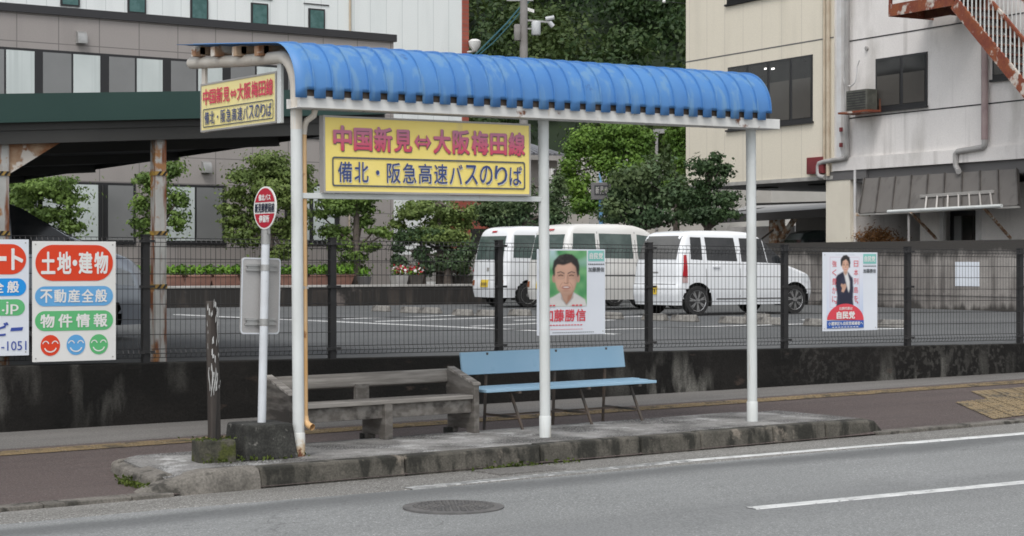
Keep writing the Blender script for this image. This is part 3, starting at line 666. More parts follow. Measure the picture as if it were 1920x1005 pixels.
T1, T2 = '中国新見⇔大阪梅田線', '備北・阪急高速バスのりば'
def sign_face(fr, root, w, h, big):
    hw, hh = w / 2, h / 2; d = .03
    MB().fbox(fr, -hw + .012, hw - .012, -hh + .012, hh - .012, -d, d - .004).build('panel', 'yellow_board' if big else 'pale_yellow_board', root)
    mb = MB()
    for a0, a1, b0, b1 in ((-hw, hw, hh - .014, hh), (-hw, hw, -hh, -hh + .014), (-hw, -hw + .014, -hh + .014, hh - .014), (hw - .014, hw, -hh + .014, hh - .014)): mb.fbox(fr, a0, a1, b0, b1, -d - .002, d)
    mb.build('frame', 'grey_frame', root)
    a0, a1 = (-hw * .925, hw * .945); b0, b1 = hh * .09, hh * .76
    def top(mb, ox, oy, c, bold):
        # the row is nine characters and a double arrow
        n = 10; cw = (a1 - a0) / n
        for i, ch in enumerate(T1):
            x = a0 + cw * i + ox; s = .045
            if ch == '⇔':
                cx, cy, r, hh_ = x + cw * .5, (b0 + b1) / 2 - hh * .03 + oy, cw * .43, hh * .2
                o = [(-r, 0), (-r * .45, hh_), (-r * .45, hh_ * .45), (r * .45, hh_ * .45), (r * .45, hh_), (r, 0), (r * .45, -hh_), (r * .45, -hh_ * .45), (-r * .45, -hh_ * .45), (-r * .45, -hh_)]
                inn = [(-r * .62, 0), (-r * .4, hh_ * .3), (-r * .4, hh_ * .1), (r * .4, hh_ * .1), (r * .4, hh_ * .3), (r * .62, 0), (r * .4, -hh_ * .3), (r * .4, -hh_ * .1), (-r * .4, -hh_ * .1), (-r * .4, -hh_ * .3)]
                ring(mb, fr, [(cx + a, cy + b) for a, b in o], [(cx + a, cy + b) for a, b in inn], c)
            else: write(mb, fr, ch, x + cw * s, x + cw * (1 - s), b0 + oy + (hh * .015 if ch in '国見田' else 0), b1 + oy - (hh * .05 if ch in '国見田' else 0), c, bold)
    if big:
        mb = MB(); top(mb, .006, -.006, d + .0015, .035); mb.build('lettering_shade', 'shadow_ink', root)
    mb = MB(); top(mb, 0, 0, d + .004, .035 if big else .022); mb.build('title_lettering', 'red_fade' if big else 'red_print', root)
    mb = MB(); R1 = pill(-hw * .925, hw * .94, -hh * .83, -hh * .06, .02, 5); R2 = pill(-hw * .925 + .012 * h / .55, hw * .94 - .012 * h / .55, -hh * .83 + .012 * h / .55, -hh * .06 - .012 * h / .55, .012, 5)
    ring(mb, fr, R1, R2, d + .002); mb.build('border_line', 'grey_ink', root)
    def bot(mb, ox, oy, c):
        n = 12; a0, a1 = -hw * .885, hw * .915; cw = (a1 - a0) / n
        for i, ch in enumerate(T2):
            x = a0 + cw * i + ox; B0, B1 = -hh * .72 + oy, -hh * .18 + oy
            if ch == '・': mb.fpoly(fr, ellipse(x + cw * .5, (B0 + B1) / 2, cw * .11, cw * .11 * 1.15, 16), c)
            else: write(mb, fr, ch, x + cw * .07, x + cw * .93, B0, B1, c, .012)
    if big: mb = MB(); bot(mb, .005, -.005, d + .0015); mb.build('lettering_edge', 'white_ink', root)
    mb = MB(); bot(mb, 0, 0, d + .004); mb.build('route_lettering', 'navy_ink', root)
sx0, sx1 = gx(603, 11.84), gx(991, 11.84); sw = sx1 - sx0; cx = (sx0 + sx1) / 2
bs_root = thing('route_sign', (cx, 11.84, 2.326 + SL * (cx - 6.52)), 'large yellow bus route sign on the white cross bar', 'sign', rot=TILT)
sign_face(FR((cx, 11.84, 2.326 + SL * (cx - 6.52)), (1, 0, 0), (0, -1, 0)), bs_root, sw, .562, True)
c2 = V(6.52, 12.785, 2.754)
es = thing('route_sign', c2, 'small yellow bus route sign hanging from the end roof pipe', 'sign')
sign_face(FR(c2, (0, -1, 0), (-1, 0, 0)), es, 1.25, .378, False)
for y in (13.375, 12.125):
    MB().box(6.497, 6.522, y - .03, y + .03, 2.56, 3.07).build('hanger', 'cream_pipe' if y > 13 else 'white_post', es, bevel=.003)

# ================================================================== BUS STOP SIGN, POST IN WRAPPING, BENCHES
bx, by = 6.29, 12.0
blk = thing('concrete_block', (6.27, 11.98, .146), 'dark stained concrete block holding up the bus stop sign', 'concrete block')
ORG[blk.name] = V(6.27, 11.98, .146)
MB().hexa([(6.055, 11.80, .13), (6.47, 11.77, .13), (6.50, 12.19, .13), (6.08, 12.21, .13)], [(6.075, 11.83, .392), (6.445, 11.81, .392), (6.47, 12.165, .392), (6.10, 12.18, .392)]).build('footing', 'dark_block', blk, bevel=.018)
st = thing('bus_stop_sign', (bx, by, .39), 'white pole with a round red and white bus stop disc', 'bus stop sign', rot=(0, math.radians(1.4), 0))
MB().tube([(bx, by, .385), (bx, by, 1.70)], .0305, 14).build('pole', 'pole_white', st, smooth=40)
MB().tube([(bx, by, 1.675), (bx, by, 1.775)], .034, 14).build('pole_socket', 'galv', st, smooth=40)
MB().box(bx - .008, bx + .008, by - .05, by + .05, 1.75, 1.80).build('disc_bracket', 'galv', st)
fr = FR((bx - .012, by, 1.935), (0, -1, 0), (-1, 0, 0))
MB().fpoly(fr, ellipse(0, 0, .172, .155, 40), -.006, .0).build('disc', 'sign_white', st)
mb = MB(); r = .143
def cap(a0, a1): return [(r * 1.1 * math.cos(math.radians(a)), r * math.sin(math.radians(a))) for a in np.linspace(a0, a1, 24)]
mb.fpoly(fr, cap(17, 163), .002); mb.fpoly(fr, cap(197, 343), .002); mb.build('red_band', 'dark_red', st)
mb = MB(); write(mb, fr, '備北バス', -.092, .092, .052, .098, .004, .03); write(mb, fr, '停留所', -.078, .078, -.105, -.052, .004, .03); mb.build('white_lettering', 'white_ink', st)
mb = MB(); write(mb, fr, '新見郵便局前', -.15, .15, -.035, .036, .003, .03); mb.build('black_lettering', 'suit_print', st)
fb = FR((bx - .005, by + .05, 1.30), (1, 0, 0), (0, -1, 0)); 
MB().fpoly(fb, pill(-.157, .157, -.275, .275, .025, 5), -.014, 0.).build('timetable_board', 'board_back', st)
mb = MB(); ring(mb, fb, pill(-.157, .157, -.275, .275, .025, 5), pill(-.147, .147, -.265, .265, .02, 5), .003); mb.build('board_rim', 'pole_white', st)
for zz in (.205, -.185):
    b = MB(); b.fbox(fb, -.125, .125, zz - .025, zz - .009, .0, .016); b.fbox(fb, -.125, .125, zz + .009, zz + .025, .0, .016); b.fbox(fb, -.11, .11, zz - .008, zz + .008, .0, .01); b = b.build('bracket', 'galv', st)
    MB().tube([(bx, by, 1.30 + zz - .022), (bx, by, 1.30 + zz + .022)], .034, 14).build('clamp', 'galv', b, smooth=40)
MB().tube([(bx, by, 1.085), (bx, by, 1.125)], .0312, 14).build('tape_band', 'grey_frame', st, smooth=40)

mk = thing('concrete_block', (5.87, 11.96, .146), 'low mossy concrete block under the wrapped wooden post', 'concrete block')
MB().hexa([(5.74, 11.88, .13), (5.99, 11.80, .13), (6.01, 12.02, .13), (5.77, 12.08, .13)], [(5.745, 11.885, .298), (5.99, 11.81, .30), (6.0, 12.01, .298), (5.77, 12.07, .296)]).build('footing', 'moss_block', mk, bevel=.014)
tufts('moss', [((5.87, 11.94, .302), (.08, .06, .004), 160), ((5.9, 11.83, .155), (.08, .012, .01), 90)], .011, 'moss', 'moss on top of the low concrete block')
pp = thing('wooden_post', (5.88, 11.95, .29), 'dark wooden post wrapped in torn clear plastic', 'post')
pts = [(5.89, 11.95, .28), (5.885, 11.95, .6), (5.875, 11.95, .95), (5.865, 11.95, 1.27)]
MB().tube(pts, [.046, .045, .044, .036], 10).build('timber', 'dark_post_wood', pp, smooth=50)
mb = MB()
for k in range(34):
    u = random.random(); z = .62 + .64 * (u ** .7 if k % 3 else u); a = random.uniform(-2.7, -.5); x = 5.885 - .02 * (z - .3); rr = .051
    h = random.uniform(.02, .075); w = random.uniform(.1, .28); s = random.uniform(-.02, .02)
    mb.add([(x + rr * math.cos(a - w / 2), 11.95 + rr * math.sin(a - w / 2), z), (x + rr * math.cos(a + w / 2), 11.95 + rr * math.sin(a + w / 2), z + s), (x + (rr + .003) * math.cos(a + w / 3), 11.95 + (rr + .003) * math.sin(a + w / 3), z + h + s), (x + rr * math.cos(a - w / 3), 11.95 + rr * math.sin(a - w / 3), z + h * .8)], [(0, 1, 2, 3)])
for k in range(6):  # long pale strips over the wrap, drawn in as glints on the plastic
    a = random.uniform(-2.6, -.4); z = random.uniform(.5, 1.0); h = random.uniform(.12, .3); x = 5.885 - .02 * (z - .3); q = []
    for i in range(6): u = i / 5; aa = a + .12 * math.sin(5 * u + k); w = .035 + .05 * math.sin(math.pi * u); q.append((aa - w, aa + w, z + h * u))
    vs_ = [(x + .050 * math.cos(b), 11.95 + .050 * math.sin(b), zz) for l, r, zz in q for b in (l, r)]; mb.add(vs_, [(2 * i, 2 * i + 1, 2 * i + 3, 2 * i + 2) for i in range(5)])
mb.build('wrap_and_glints', 'wrap_and_glints', pp)

# wooden bench
wb = thing('wooden_bench', (7.65, 12.65, .15), 'weathered grey plank bench with solid wooden end panels', 'bench', rot=(0, -SL, 0))
fz = .150
def endpanel(x, w, arm_):
    fr = FR((x, 12.48, fz), (0, 1, 0), (-1, 0, 0))     # a = towards the wall, b = up
    if arm_: q = [(0, 0), (.11, 0), (.13, .035), (.30, .035), (.31, -.01), (.40, -.01), (.40, .14), (.43, .50), (.36, .50), (.0, .395)]
    else: q = [(0, 0), (.09, 0), (.11, .035), (.26, .035), (.27, -.01), (.36, -.01), (.36, .28), (0, .28)]
    return MB().fpoly(fr, q[::-1], -w / 2, w / 2).build('end_panel' if arm_ else 'middle_panel', 'old_wood_side', wb, bevel=.006)
for x in (6.80, 8.49): 
    e = endpanel(x, .05, True)
    fr = FR((x, 12.48, fz), (0, 1, 0), (-1, 0, 0)); MB().fpoly(fr, [(-.012, .39), (-.008, .412), (.38, .53), (.38, .505)], -.034, .034).build('armrest', 'old_wood', e, bevel=.004)
endpanel(7.66, .07, False)
for x in (7.66, 8.46):
    MB().box(x - .04, x + .03, 12.80, 12.87, fz - .055, fz + .03).build('foot', 'dark_block', wb)
mb = MB(); mb.box(6.83, 8.465, 12.49, 12.62, fz + .28, fz + .315); mb.box(6.83, 8.465, 12.63, 12.76, fz + .283, fz + .312); mb.build('seat', 'old_wood', wb, bevel=.006)
MB().box(6.83, 8.465, 12.52, 12.545, fz + .17, fz + .278).build('apron', 'old_wood_side', wb, bevel=.004)
fr = FR((7.645, 12.90, fz + .41), (1, 0, 0), (0, -1, .22), (0, .22, 1)); MB().fbox(fr, -.88, .86, -.015, .098, -.035, .03).build('backrest', 'old_wood', wb, bevel=.018)
MB().box(6.762, 6.768, 12.86, 12.93, fz + .39, fz + .5).build('end_grain', 'red_wood', wb)
MB().box(7.58, 7.70, 12.85, 12.89, fz + .28, fz + .42).build('back_support', 'old_wood_side', wb)

# pale blue bench
bb = thing('blue_bench', (9.48, 12.7, .16), 'pale blue slatted bench on thin rusty metal legs', 'bench', rot=(0, -SL, 0))
fz = .168
for i in range(3):
    y = 12.46 + .115 * i; MB().box(8.57, 10.36, y, y + .105, fz + .322 + .004 * i, fz + .346 + .004 * i).build('seat_slat', 'bench_blue', bb, bevel=.004)
frb = FR((9.5, 12.91, fz + .44), (1, 0, 0), (0, -1, .16), (0, .16, 1)); MB().fbox(frb, -.865, .865, 0, .19, -.012, .012).build('backrest', 'bench_blue', bb, bevel=.004)
for x in (8.90, 9.62, 10.17):
    MB().bar((x, 12.60, fz + .322), (x + .06, 12.50, fz - .005), .016, .02, (1, 0, 0)).build('leg', 'bench_leg', bb)
    MB().bar((x, 12.93, fz + .62), (x - .0, 12.98, fz - .075), .016, .02, (1, 0, 0)).build('leg', 'bench_leg', bb)
    MB().bar((x + .03, 12.53, fz + .10), (x, 12.96, fz + .10), .02, .02).build('brace', 'bench_leg', bb)
    MB().bar((x, 12.45, fz + .312), (x, 12.93, fz + .312), .025, .018).build('seat_bearer', 'bench_leg', bb)
MB().bar((8.90, 12.78, fz + .105), (10.17, 12.78, fz + .105), .03, .012).build('stretcher', 'dark_board', bb)

# ================================================================== RETAINING WALL, FENCE, BANNERS, POSTERS
mb = MB(); xw = list(np.arange(-30, 46, 2.0))
ring_ = lambda x: [(x, fenceY(x), -.5), (x, fenceY(x) - .01, .2), (x, fenceY(x), wall_top(x)), (x, fenceY(x) + .18, wall_top(x)), (x, fenceY(x) + .18, -.5)]
for x in xw: mb.v += ring_(x)
mb.f += [(i * 5 + j, (i + 1) * 5 + j, (i + 1) * 5 + j + 1, i * 5 + j + 1) for i in range(len(xw) - 1) for j in range(4)] + [(0, 1, 2, 3, 4)[::-1], tuple(range(5 * len(xw) - 5, 5 * len(xw)))]
w = mb.build('retaining_wall', 'mould_wall', bevel=.012); tag(w, 'mould-blackened low concrete wall carrying the black mesh fence', 'wall')
fu = V(1, -.053, 0).normalized(); fn = V(-.053, -1, 0).normalized()
fe = thing('mesh_fence', (7.2, fenceY(7.2), .6), 'black welded mesh fence along the top of the low wall', 'fence')
def ftop(x): return 1.767 - .0074 * (x - 7.22)
pxs = [7.2 + 1.92 * k for k in range(-2, 9)]
for x in pxs:
    y = fenceY(x) + .06; p = MB().box(x - .033, x + .033, y - .03, y + .03, wall_top(x) - .02, ftop(x) + .02).build('post', 'black_metal', fe)
    MB().box(x - .037, x + .037, y - .034, y + .034, ftop(x) + .02, ftop(x) + .032).build('post_cap', 'black_metal', p)
    for zz in (wall_top(x) + .1, ftop(x) - .45, ftop(x) - .03): MB().box(x - .075, x + .075, y - .045, y - .031, zz - .012, zz + .012).build('mesh_clamp', 'black_metal', p)
for x0, x1 in zip(pxs, pxs[1:]):
    a, b = V(x0 + .03, fenceY(x0 + .03) + .03, 0), V(x1 - .03, fenceY(x1 - .03) + .03, 0); L = (b - a).length; n = int(L / .05); mb = MB()
    z0 = lambda t: wall_top(x0 + (x1 - x0) * t) + .045; z1 = lambda t: ftop(x0 + (x1 - x0) * t)
    for i in range(n + 1):
        t = i / n; p = a.lerp(b, t); mb.tube([p + V(0, 0, z0(t)), p + V(0, 0, z0(t) + .04) - fn * -.02, p + V(0, 0, z0(t) + .08), p + V(0, 0, z1(t) - .08), p + V(0, 0, z1(t) - .04) + fn * .02, p + V(0, 0, z1(t))], .0024, 3, False)
    H = ftop(x0) - wall_top(x0)
    for h, o in ((.045, 0), (.085, .02), (.125, 0), (.26, 0), (.40, 0), (.54, 0), (.68, 0), (.82, 0), (.96, 0), (H - .08, 0), (H - .04, .02), (H, 0)):
        mb.tube([a + V(0, 0, wall_top(x0) + h) + fn * (o + .004), b + V(0, 0, wall_top(x1) + h + (ftop(x1) - wall_top(x1) - H) * h / H) + fn * (o + .004)], .0034, 4, False)
    mb.build('mesh_panel', 'black_metal', fe)
ff = FR((7.2, fenceY(7.2) - .0, 0), fu, fn)     # fence plane for the boards hung on it; slightly in front of the wires
def board(name, label, c, px4, m, cat):
    (a0, b1), (a1, b0) = ff.px(*px4[0], c), ff.px(*px4[1], c)
    t = thing(name, ff.p((a0 + a1) / 2, b0, c), label, cat); MB().fbox(ff, a0, a1, b0, b1, c - .006, c).build('board', m, t)
    mb = MB()
    for a in (a0 + .03, a1 - .03):
        for b in (b0 + .03, b1 - .03): mb.fpoly(ff, ellipse(a, b, .007, .007, 10), c + .003)
    mb.build('eyelet', 'grey_frame', t)
    w, h = a1 - a0, b1 - b0
    return t, FR(ff.p(a0, b0, c), fu, fn), w, h
def bar_shape(mb, fr, pts, wd, c):
    for (x0, y0), (x1, y1) in zip(pts, pts[1:]):
        l = math.hypot(x1 - x0, y1 - y0); dx, dy = -(y1 - y0) / l * wd / 2, (x1 - x0) / l * wd / 2
        mb.fpoly(fr, [(x0 + dx, y0 + dy), (x0 - dx, y0 - dy), (x1 - dx, y1 - dy), (x1 + dx, y1 + dy)], c)
t, fr, w, h = board('banner_board', 'white property banner with three smiling faces hung on the fence', .012, ((60.5, 452), (217, 674.5)), 'sign_white', 'banner')
S = lambda x, y: (x * w, y * h)
def pbox(mb, x0, x1, y0, y1, c=.003): mb.fpoly(fr, pill(x0 * w, x1 * w, y0 * h, y1 * h, None if (y1 - y0) * h < (x1 - x0) * w else .02), c)
mb = MB(); pbox(mb, .035, .965, .67, .97); mb.fpoly(fr, ellipse(.21 * w, .135 * h, .115 * w, .087 * h, 32), .003); mb.build('red_shapes', 'sign_red', t)
mb = MB(); pbox(mb, .03, .965, .46, .625); mb.fpoly(fr, ellipse(.515 * w, .135 * h, .112 * w, .085 * h, 32), .003); mb.build('blue_shapes', 'sign_blue', t)
mb = MB(); pbox(mb, .03, .965, .255, .42); mb.fpoly(fr, ellipse(.79 * w, .135 * h, .112 * w, .085 * h, 32), .003); mb.build('green_shapes', 'sign_green', t)
mb = MB()
for i, ch in enumerate('土地建物'):
    x = (.10, .29, .545, .735)[i]; write(mb, fr, ch, x * w, (x + .17) * w, .725 * h, .915 * h, .006, .035)
mb.fpoly(fr, ellipse(.502 * w, .82 * h, .028 * w, .026 * h, 16), .006)
for i, ch in enumerate('不動産全般'): x = .09 + .164 * i; write(mb, fr, ch, x * w, (x + .145) * w, .488 * h, .6 * h, .006, .025)
for i, ch in enumerate('物件情報'): x = .09 + .212 * i; write(mb, fr, ch, x * w, (x + .17) * w, .28 * h, .395 * h, .006, .03)
for cx_ in (.21, .515, .79):
    for e in (-.055, .055):
        q = ellipse((cx_ + e) * w, .14 * h, .036 * w, .03 * h, 8, 15, 165); bar_shape(mb, fr, q, .009, .006)
    bar_shape(mb, fr, ellipse(cx_ * w, .125 * h, .07 * w, .045 * h, 10, 195, 345), .011, .006)
mb.build('white_lettering', 'white_ink', t)
t, fr, w, h = board('banner_board', 'white banner ending in 1051 beside the smiling face banner', .012, ((-120, 448), (54, 666)), 'sign_white_cool', 'banner')
mb = MB(); pbox(mb, .05, .97, .70, .96); mb.build('red_shapes', 'sign_red', t)
mb = MB(); pbox(mb, .05, .97, .515, .665); mb.build('blue_shapes', 'sign_blue2', t)
mb = MB(); pbox(mb, .05, .955, .345, .485); mb.build('green_shapes', 'sign_green', t)
PXF = lambda px: (px + 120) / 174.
mb = MB()
mb.fpoly(fr, [(PXF(-10) * w, .815 * h), (PXF(11) * w, .815 * h), (PXF(11) * w, .855 * h), (PXF(-10) * w, .855 * h)], .006)
write(mb, fr, 'ト', PXF(20) * w, PXF(43) * w, .735 * h, .925 * h, .006, .035)
write(mb, fr, '全', PXF(-16) * w, PXF(6) * w, .54 * h, .645 * h, .006, .03); write(mb, fr, '般', PXF(12) * w, PXF(35) * w, .54 * h, .645 * h, .006, .03)
write(mb, fr, '.jp', PXF(2) * w, PXF(34) * w, .355 * h, .465 * h, .006, .01); mb.build('white_lettering', 'white_ink', t)
mb = MB(); write(mb, fr, 'ビ', PXF(-14) * w, PXF(13) * w, .17 * h, .29 * h, .004, .03, .1)
mb.fpoly(fr, [(PXF(18) * w, .21 * h), (PXF(41) * w, .215 * h), (PXF(43) * w, .245 * h), (PXF(20) * w, .24 * h)], .004)
write(mb, fr, '-1051', PXF(1) * w, PXF(49) * w, .045 * h, .125 * h, .004, .004); mb.build('navy_lettering', 'sign_navy', t)

# poster of a smiling man
t, fr, w, h = board('poster_board', 'election poster of a smiling man behind the middle shelter post', .012, ((1007, 467), (1134.5, 626)), 'sign_white_cool', 'poster')
f2 = lambda q: [(a * w, b * h) for a, b in q]
def blur(a, n=2):
    for _ in range(n):
        a = (a + np.roll(a, 1, 0) + np.roll(a, -1, 0)) / 3; a = (a + np.roll(a, 1, 1) + np.roll(a, -1, 1)) / 3
    return a
class Photo:      # a printed photograph: soft shapes worked out on a fine grid of points
    def __init__(s, x0, x1, y0, y1, nx, ny):
        s.x0, s.x1, s.y0, s.y1, s.nx, s.ny = x0, x1, y0, y1, nx, ny; s.U, s.V = np.meshgrid(np.linspace(x0, x1, nx), np.linspace(y0, y1, ny)); s.c = np.zeros((ny, nx, 3))
    def put(s, m, col): s.c = s.c * (1 - m[..., None]) + np.asarray(col) * m[..., None]
    def ell(s, cx, cy, rx, ry, soft=.15): return np.clip((1 - np.hypot((s.U - cx) / rx, (s.V - cy) / ry)) / soft + .5, 0, 1)
    def poly(s, pts, n=2):
        ins = np.zeros(s.U.shape, bool)
        for (xa, ya), (xb, yb) in zip(pts, pts[1:] + pts[:1]):
            with np.errstate(divide='ignore', invalid='ignore'): ins ^= ((ya > s.V) != (yb > s.V)) & (s.U < (xb - xa) * (s.V - ya) / (yb - ya + 1e-12) + xa)
        return blur(ins.astype(float), n)
    def line(s, pts, w):
        m = np.zeros(s.U.shape)
        for (xa, ya), (xb, yb) in zip(pts, pts[1:]):
            t = np.clip(((s.U - xa) * (xb - xa) + (s.V - ya) * (yb - ya)) / ((xb - xa) ** 2 + (yb - ya) ** 2), 0, 1); m = np.maximum(m, np.clip(1.5 - np.hypot(s.U - xa - t * (xb - xa), s.V - ya - t * (yb - ya)) / w, 0, 1))
        return m
    def noise(s, k): 
        g = RNG.normal(size=(k, k)); iy = np.linspace(0, k - 1.001, s.ny); ix = np.linspace(0, k - 1.001, s.nx); a, b = iy.astype(int), ix.astype(int); fy, fx = (iy - a)[:, None], (ix - b)[None]
        fy, fx = fy * fy * (3 - 2 * fy), fx * fx * (3 - 2 * fx)
        return g[a][:, b] * (1 - fy) * (1 - fx) + g[a + 1][:, b] * fy * (1 - fx) + g[a][:, b + 1] * (1 - fy) * fx + g[a + 1][:, b + 1] * fy * fx
    def build(s, fr, w, h, c, parent):
        me = bpy.data.meshes.new('photo_print'); o = ORG[parent.name]; nx, ny = s.nx, s.ny
        vs = [tuple(fr.p(s.U[j, i] * w, s.V[j, i] * h, c) - o) for j in range(ny) for i in range(nx)]
        me.from_pydata(vs, [], [(j * nx + i, j * nx + i + 1, (j + 1) * nx + i + 1, (j + 1) * nx + i) for j in range(ny - 1) for i in range(nx - 1)])
        at_ = me.color_attributes.new('print', 'FLOAT_COLOR', 'POINT'); rgba = np.ones((ny * nx, 4)); rgba[:, :3] = np.clip(s.c, 0, .9).reshape(-1, 3); at_.data.foreach_set('color', rgba.ravel())
        if 'photo_print' not in MT:
            t_ = NT('photo_print'); a_ = t_.n.new('ShaderNodeAttribute'); a_.attribute_name = 'print'; MT['photo_print'] = t_.done(a_.outputs['Color'], .4)
        me.materials.append(MT['photo_print']); ob = bpy.data.objects.new('photo_print', me); COL.objects.link(ob); ob.parent = parent; return ob
SKIN, SKD = np.array((.56, .34, .25)), np.array((.36, .18, .12))
f2 = lambda q: [(a * w, b * h) for a, b in q]
x0, x1 = .05, .725
Q = Photo(x0, x1, .33, .985, 110, 130); n1 = np.clip(Q.noise(9) * .35 + .5, 0, 1)[..., None]
Q.c = np.array((.06, .27, .1)) * (1 - n1) + np.array((.2, .46, .2)) * n1
Q.put(np.clip(Q.noise(5) - .1, 0, 1) * np.clip((Q.V - .75) * 4, 0, 1), (.5, .66, .72)); Q.put(np.clip((.2 - Q.U) * 5, 0, .8) * np.clip((Q.V - .6) * 3, 0, 1), (.3, .5, .08))
K = .42
sh_m = Q.poly([(.02, .30), (.08, .39), (.24, .45), (.34, .50), (.52, .50), (.60, .46), (.70, .41), (.74, .30)])
Q.put(sh_m, (.66, .65, .63)); Q.put(sh_m * np.clip(Q.noise(7) * .5, 0, .4), (.45, .45, .46))
Q.put(Q.poly([(.345, .56), (.35, .42), (.43, .345), (.52, .43), (.535, .56)]), SKD * 1.05); Q.put(Q.poly([(.36, .50), (.37, .43), (.43, .37), (.45, .5)]), SKIN * .85)
Q.put(Q.line([(.34, .49), (.37, .41), (.42, .35)], .006), (.4, .39, .38)); Q.put(Q.line([(.53, .49), (.50, .42), (.43, .35)], .006), (.4, .39, .38))
for e_ in (-1, 1): Q.put(Q.ell(K + e_ * .178, .66, .026, .05), SKIN * .8)
fm = Q.poly([(K + a, .665 + b) for a, b in ((-.165, .13), (-.172, .03), (-.158, -.06), (-.125, -.135), (-.065, -.19), (0, -.21), (.065, -.195), (.125, -.14), (.158, -.05), (.172, .03), (.17, .13), (.1, .19), (-.1, .19))])
sk = SKIN * (1.06 - .5 * np.clip((Q.U - K - .02) / .17, -.2, 1) ** 2)[..., None] * (1 - .25 * np.clip((.56 - Q.V) / .1, 0, 1))[..., None]
Q.c = Q.c * (1 - fm[..., None]) + sk * fm[..., None]
Q.put(Q.ell(K - .08, .605, .055, .05, .9) * .4, SKIN * 1.25); Q.put(Q.ell(K + .085, .605, .05, .045, .9) * .35, SKIN * 1.2); Q.put(Q.ell(K - .01, .80, .1, .05, .9) * .35, SKIN * 1.2)
Q.put(Q.ell(K + .022, .645, .018, .055, .9) * .5, SKD); Q.put(Q.ell(K - .006, .65, .012, .06, .9) * .5, SKIN * 1.25); Q.put(Q.line([(K - .03, .607), (K, .60), (K + .03, .607)], .005) * .7, SKD * .6)
for e_ in (-1, 1):
    ex = K + e_ * .078
    Q.put(Q.line([(ex - .05, .722 - .004 * e_), (ex, .737), (ex + .05, .722 + .004 * e_)], .006) * .85, (.05, .035, .03)); Q.put(Q.ell(ex, .694, .05, .022, .8) * .45, SKD)
    Q.put(Q.line([(ex - .034, .69), (ex, .699), (ex + .034, .69)], .005) * .9, (.04, .025, .02)); Q.put(Q.line([(ex + .06 * math.cos(a), .686 + .034 * math.sin(a)) for a in np.linspace(0, 6.29, 20)], .0022) * .5, (.2, .17, .16))
    Q.put(Q.line([(K + e_ * .055, .61), (K + e_ * .088, .575), (K + e_ * .09, .55)], .005) * .5, SKD)
Q.put(Q.ell(K, .553, .064, .02, .4) * .9, (.36, .13, .11)); Q.put(Q.ell(K, .556, .044, .008, .5) * .85, (.74, .7, .66)); Q.put(Q.ell(K, .515, .05, .012, .9) * .4, SKD)
hm = Q.poly([(K + a, .665 + b) for a, b in ((-.166, .02), (-.162, .11), (-.13, .155), (-.03, .15), (.07, .178), (.14, .13), (.168, .01), (.186, .02), (.2, .14), (.17, .22), (.09, .275), (0, .285), (-.1, .265), (-.18, .2), (-.2, .1), (-.184, .02))])
Q.put(hm, (.022, .019, .018)); Q.put(hm * np.clip(Q.noise(22) * .3, 0, .5) * Q.ell(K - .06, .90, .14, .05, .9), (.12, .11, .1))
Q.build(fr, w, h, .002, t)
mb = MB()
for i, ch in enumerate('加藤勝信'): a = .08 + .16 * i; write(mb, fr, ch, a * w, (a + .15) * w, .155 * h, .30 * h, .004, .025)
for b, n in ((.115, 13), (.065, 16)):
    for i in range(n): bar_shape(mb, fr, f2([(.09 + .58 * i / n, b), (.09 + .58 * (i + .7) / n, b)]), .010 if b > .1 else .005, .004)
for i in range(3): bar_shape(mb, fr, f2([(.12 + .05 * i, .345), (.155 + .05 * i, .345)]), .014, .010); bar_shape(mb, fr, f2([(.50 + .055 * i, .345), (.54 + .055 * i, .345)]), .014, .010)
mb.build('red_lettering', 'coral', t)
MB().fpoly(fr, f2([(.745, .86), (.985, .86), (.985, .985), (.745, .985)]), .002).build('teal_header', 'teal', t)
mb = MB(); write(mb, fr, '自民党', .765 * w, .965 * w, .885 * h, .96 * h, .004, .03); mb.build('white_lettering', 'white_ink', t)
mb = MB(); write(mb, fr, '加藤勝信', .745 * w, .985 * w, .735 * h, .79 * h, .004, .02)
for i in range(9): bar_shape(mb, fr, f2([(.745 + .027 * i, .825), (.765 + .027 * i, .825)]), .012, .004)
for i in range(22): bar_shape(mb, fr, f2([(.22 + .028 * i, .028), (.24 + .028 * i, .028)]), .007, .004)
mb.build('grey_lettering', 'grey_ink', t)

# poster of a woman in a navy suit
t, fr, w, h = board('poster_board', 'election poster of a woman in a navy suit near the fence end', .012, ((1542.5, 473), (1645, 618.5)), 'sign_white_cool', 'poster')
Q = Photo(.07, .735, .18, .97, 110, 150)
Q.c[:] = (.74, .77, .84); Q.put(np.clip((Q.U - .45) * 2.2, 0, .8) * np.clip((.75 - Q.V) * 2, 0, 1), (.4, .52, .76)); Q.put(np.clip((.3 - Q.U) * 2.5, 0, .6) * np.clip((.8 - Q.V) * 1.5, 0, 1), (.52, .62, .82))
for a, b in (((.13, .94), (.65, .94)), ((.13, .30), (.13, .94)), ((.66, .30), (.66, .94)), ((.13, .30), (.24, .30))): Q.put(Q.line([a, b], .0025) * .7, (.55, .3, .38))
sm = Q.poly([(.23, .18), (.26, .45), (.225, .60), (.235, .68), (.27, .715), (.37, .755), (.45, .755), (.50, .705), (.545, .67), (.555, .52), (.545, .40), (.58, .18)])
Q.put(sm, (.018, .02, .045)); Q.put(sm * np.clip(Q.noise(8) * .35, 0, .5), (.05, .055, .1))
Q.put(Q.poly([(.37, .755), (.40, .80), (.44, .785), (.455, .72), (.49, .62), (.485, .53), (.47, .48), (.43, .58), (.40, .68)]), (.7, .7, .7))
Q.put(Q.poly([(.375, .80), (.38, .735), (.415, .70), (.445, .74), (.45, .80)]), SKIN * .9)
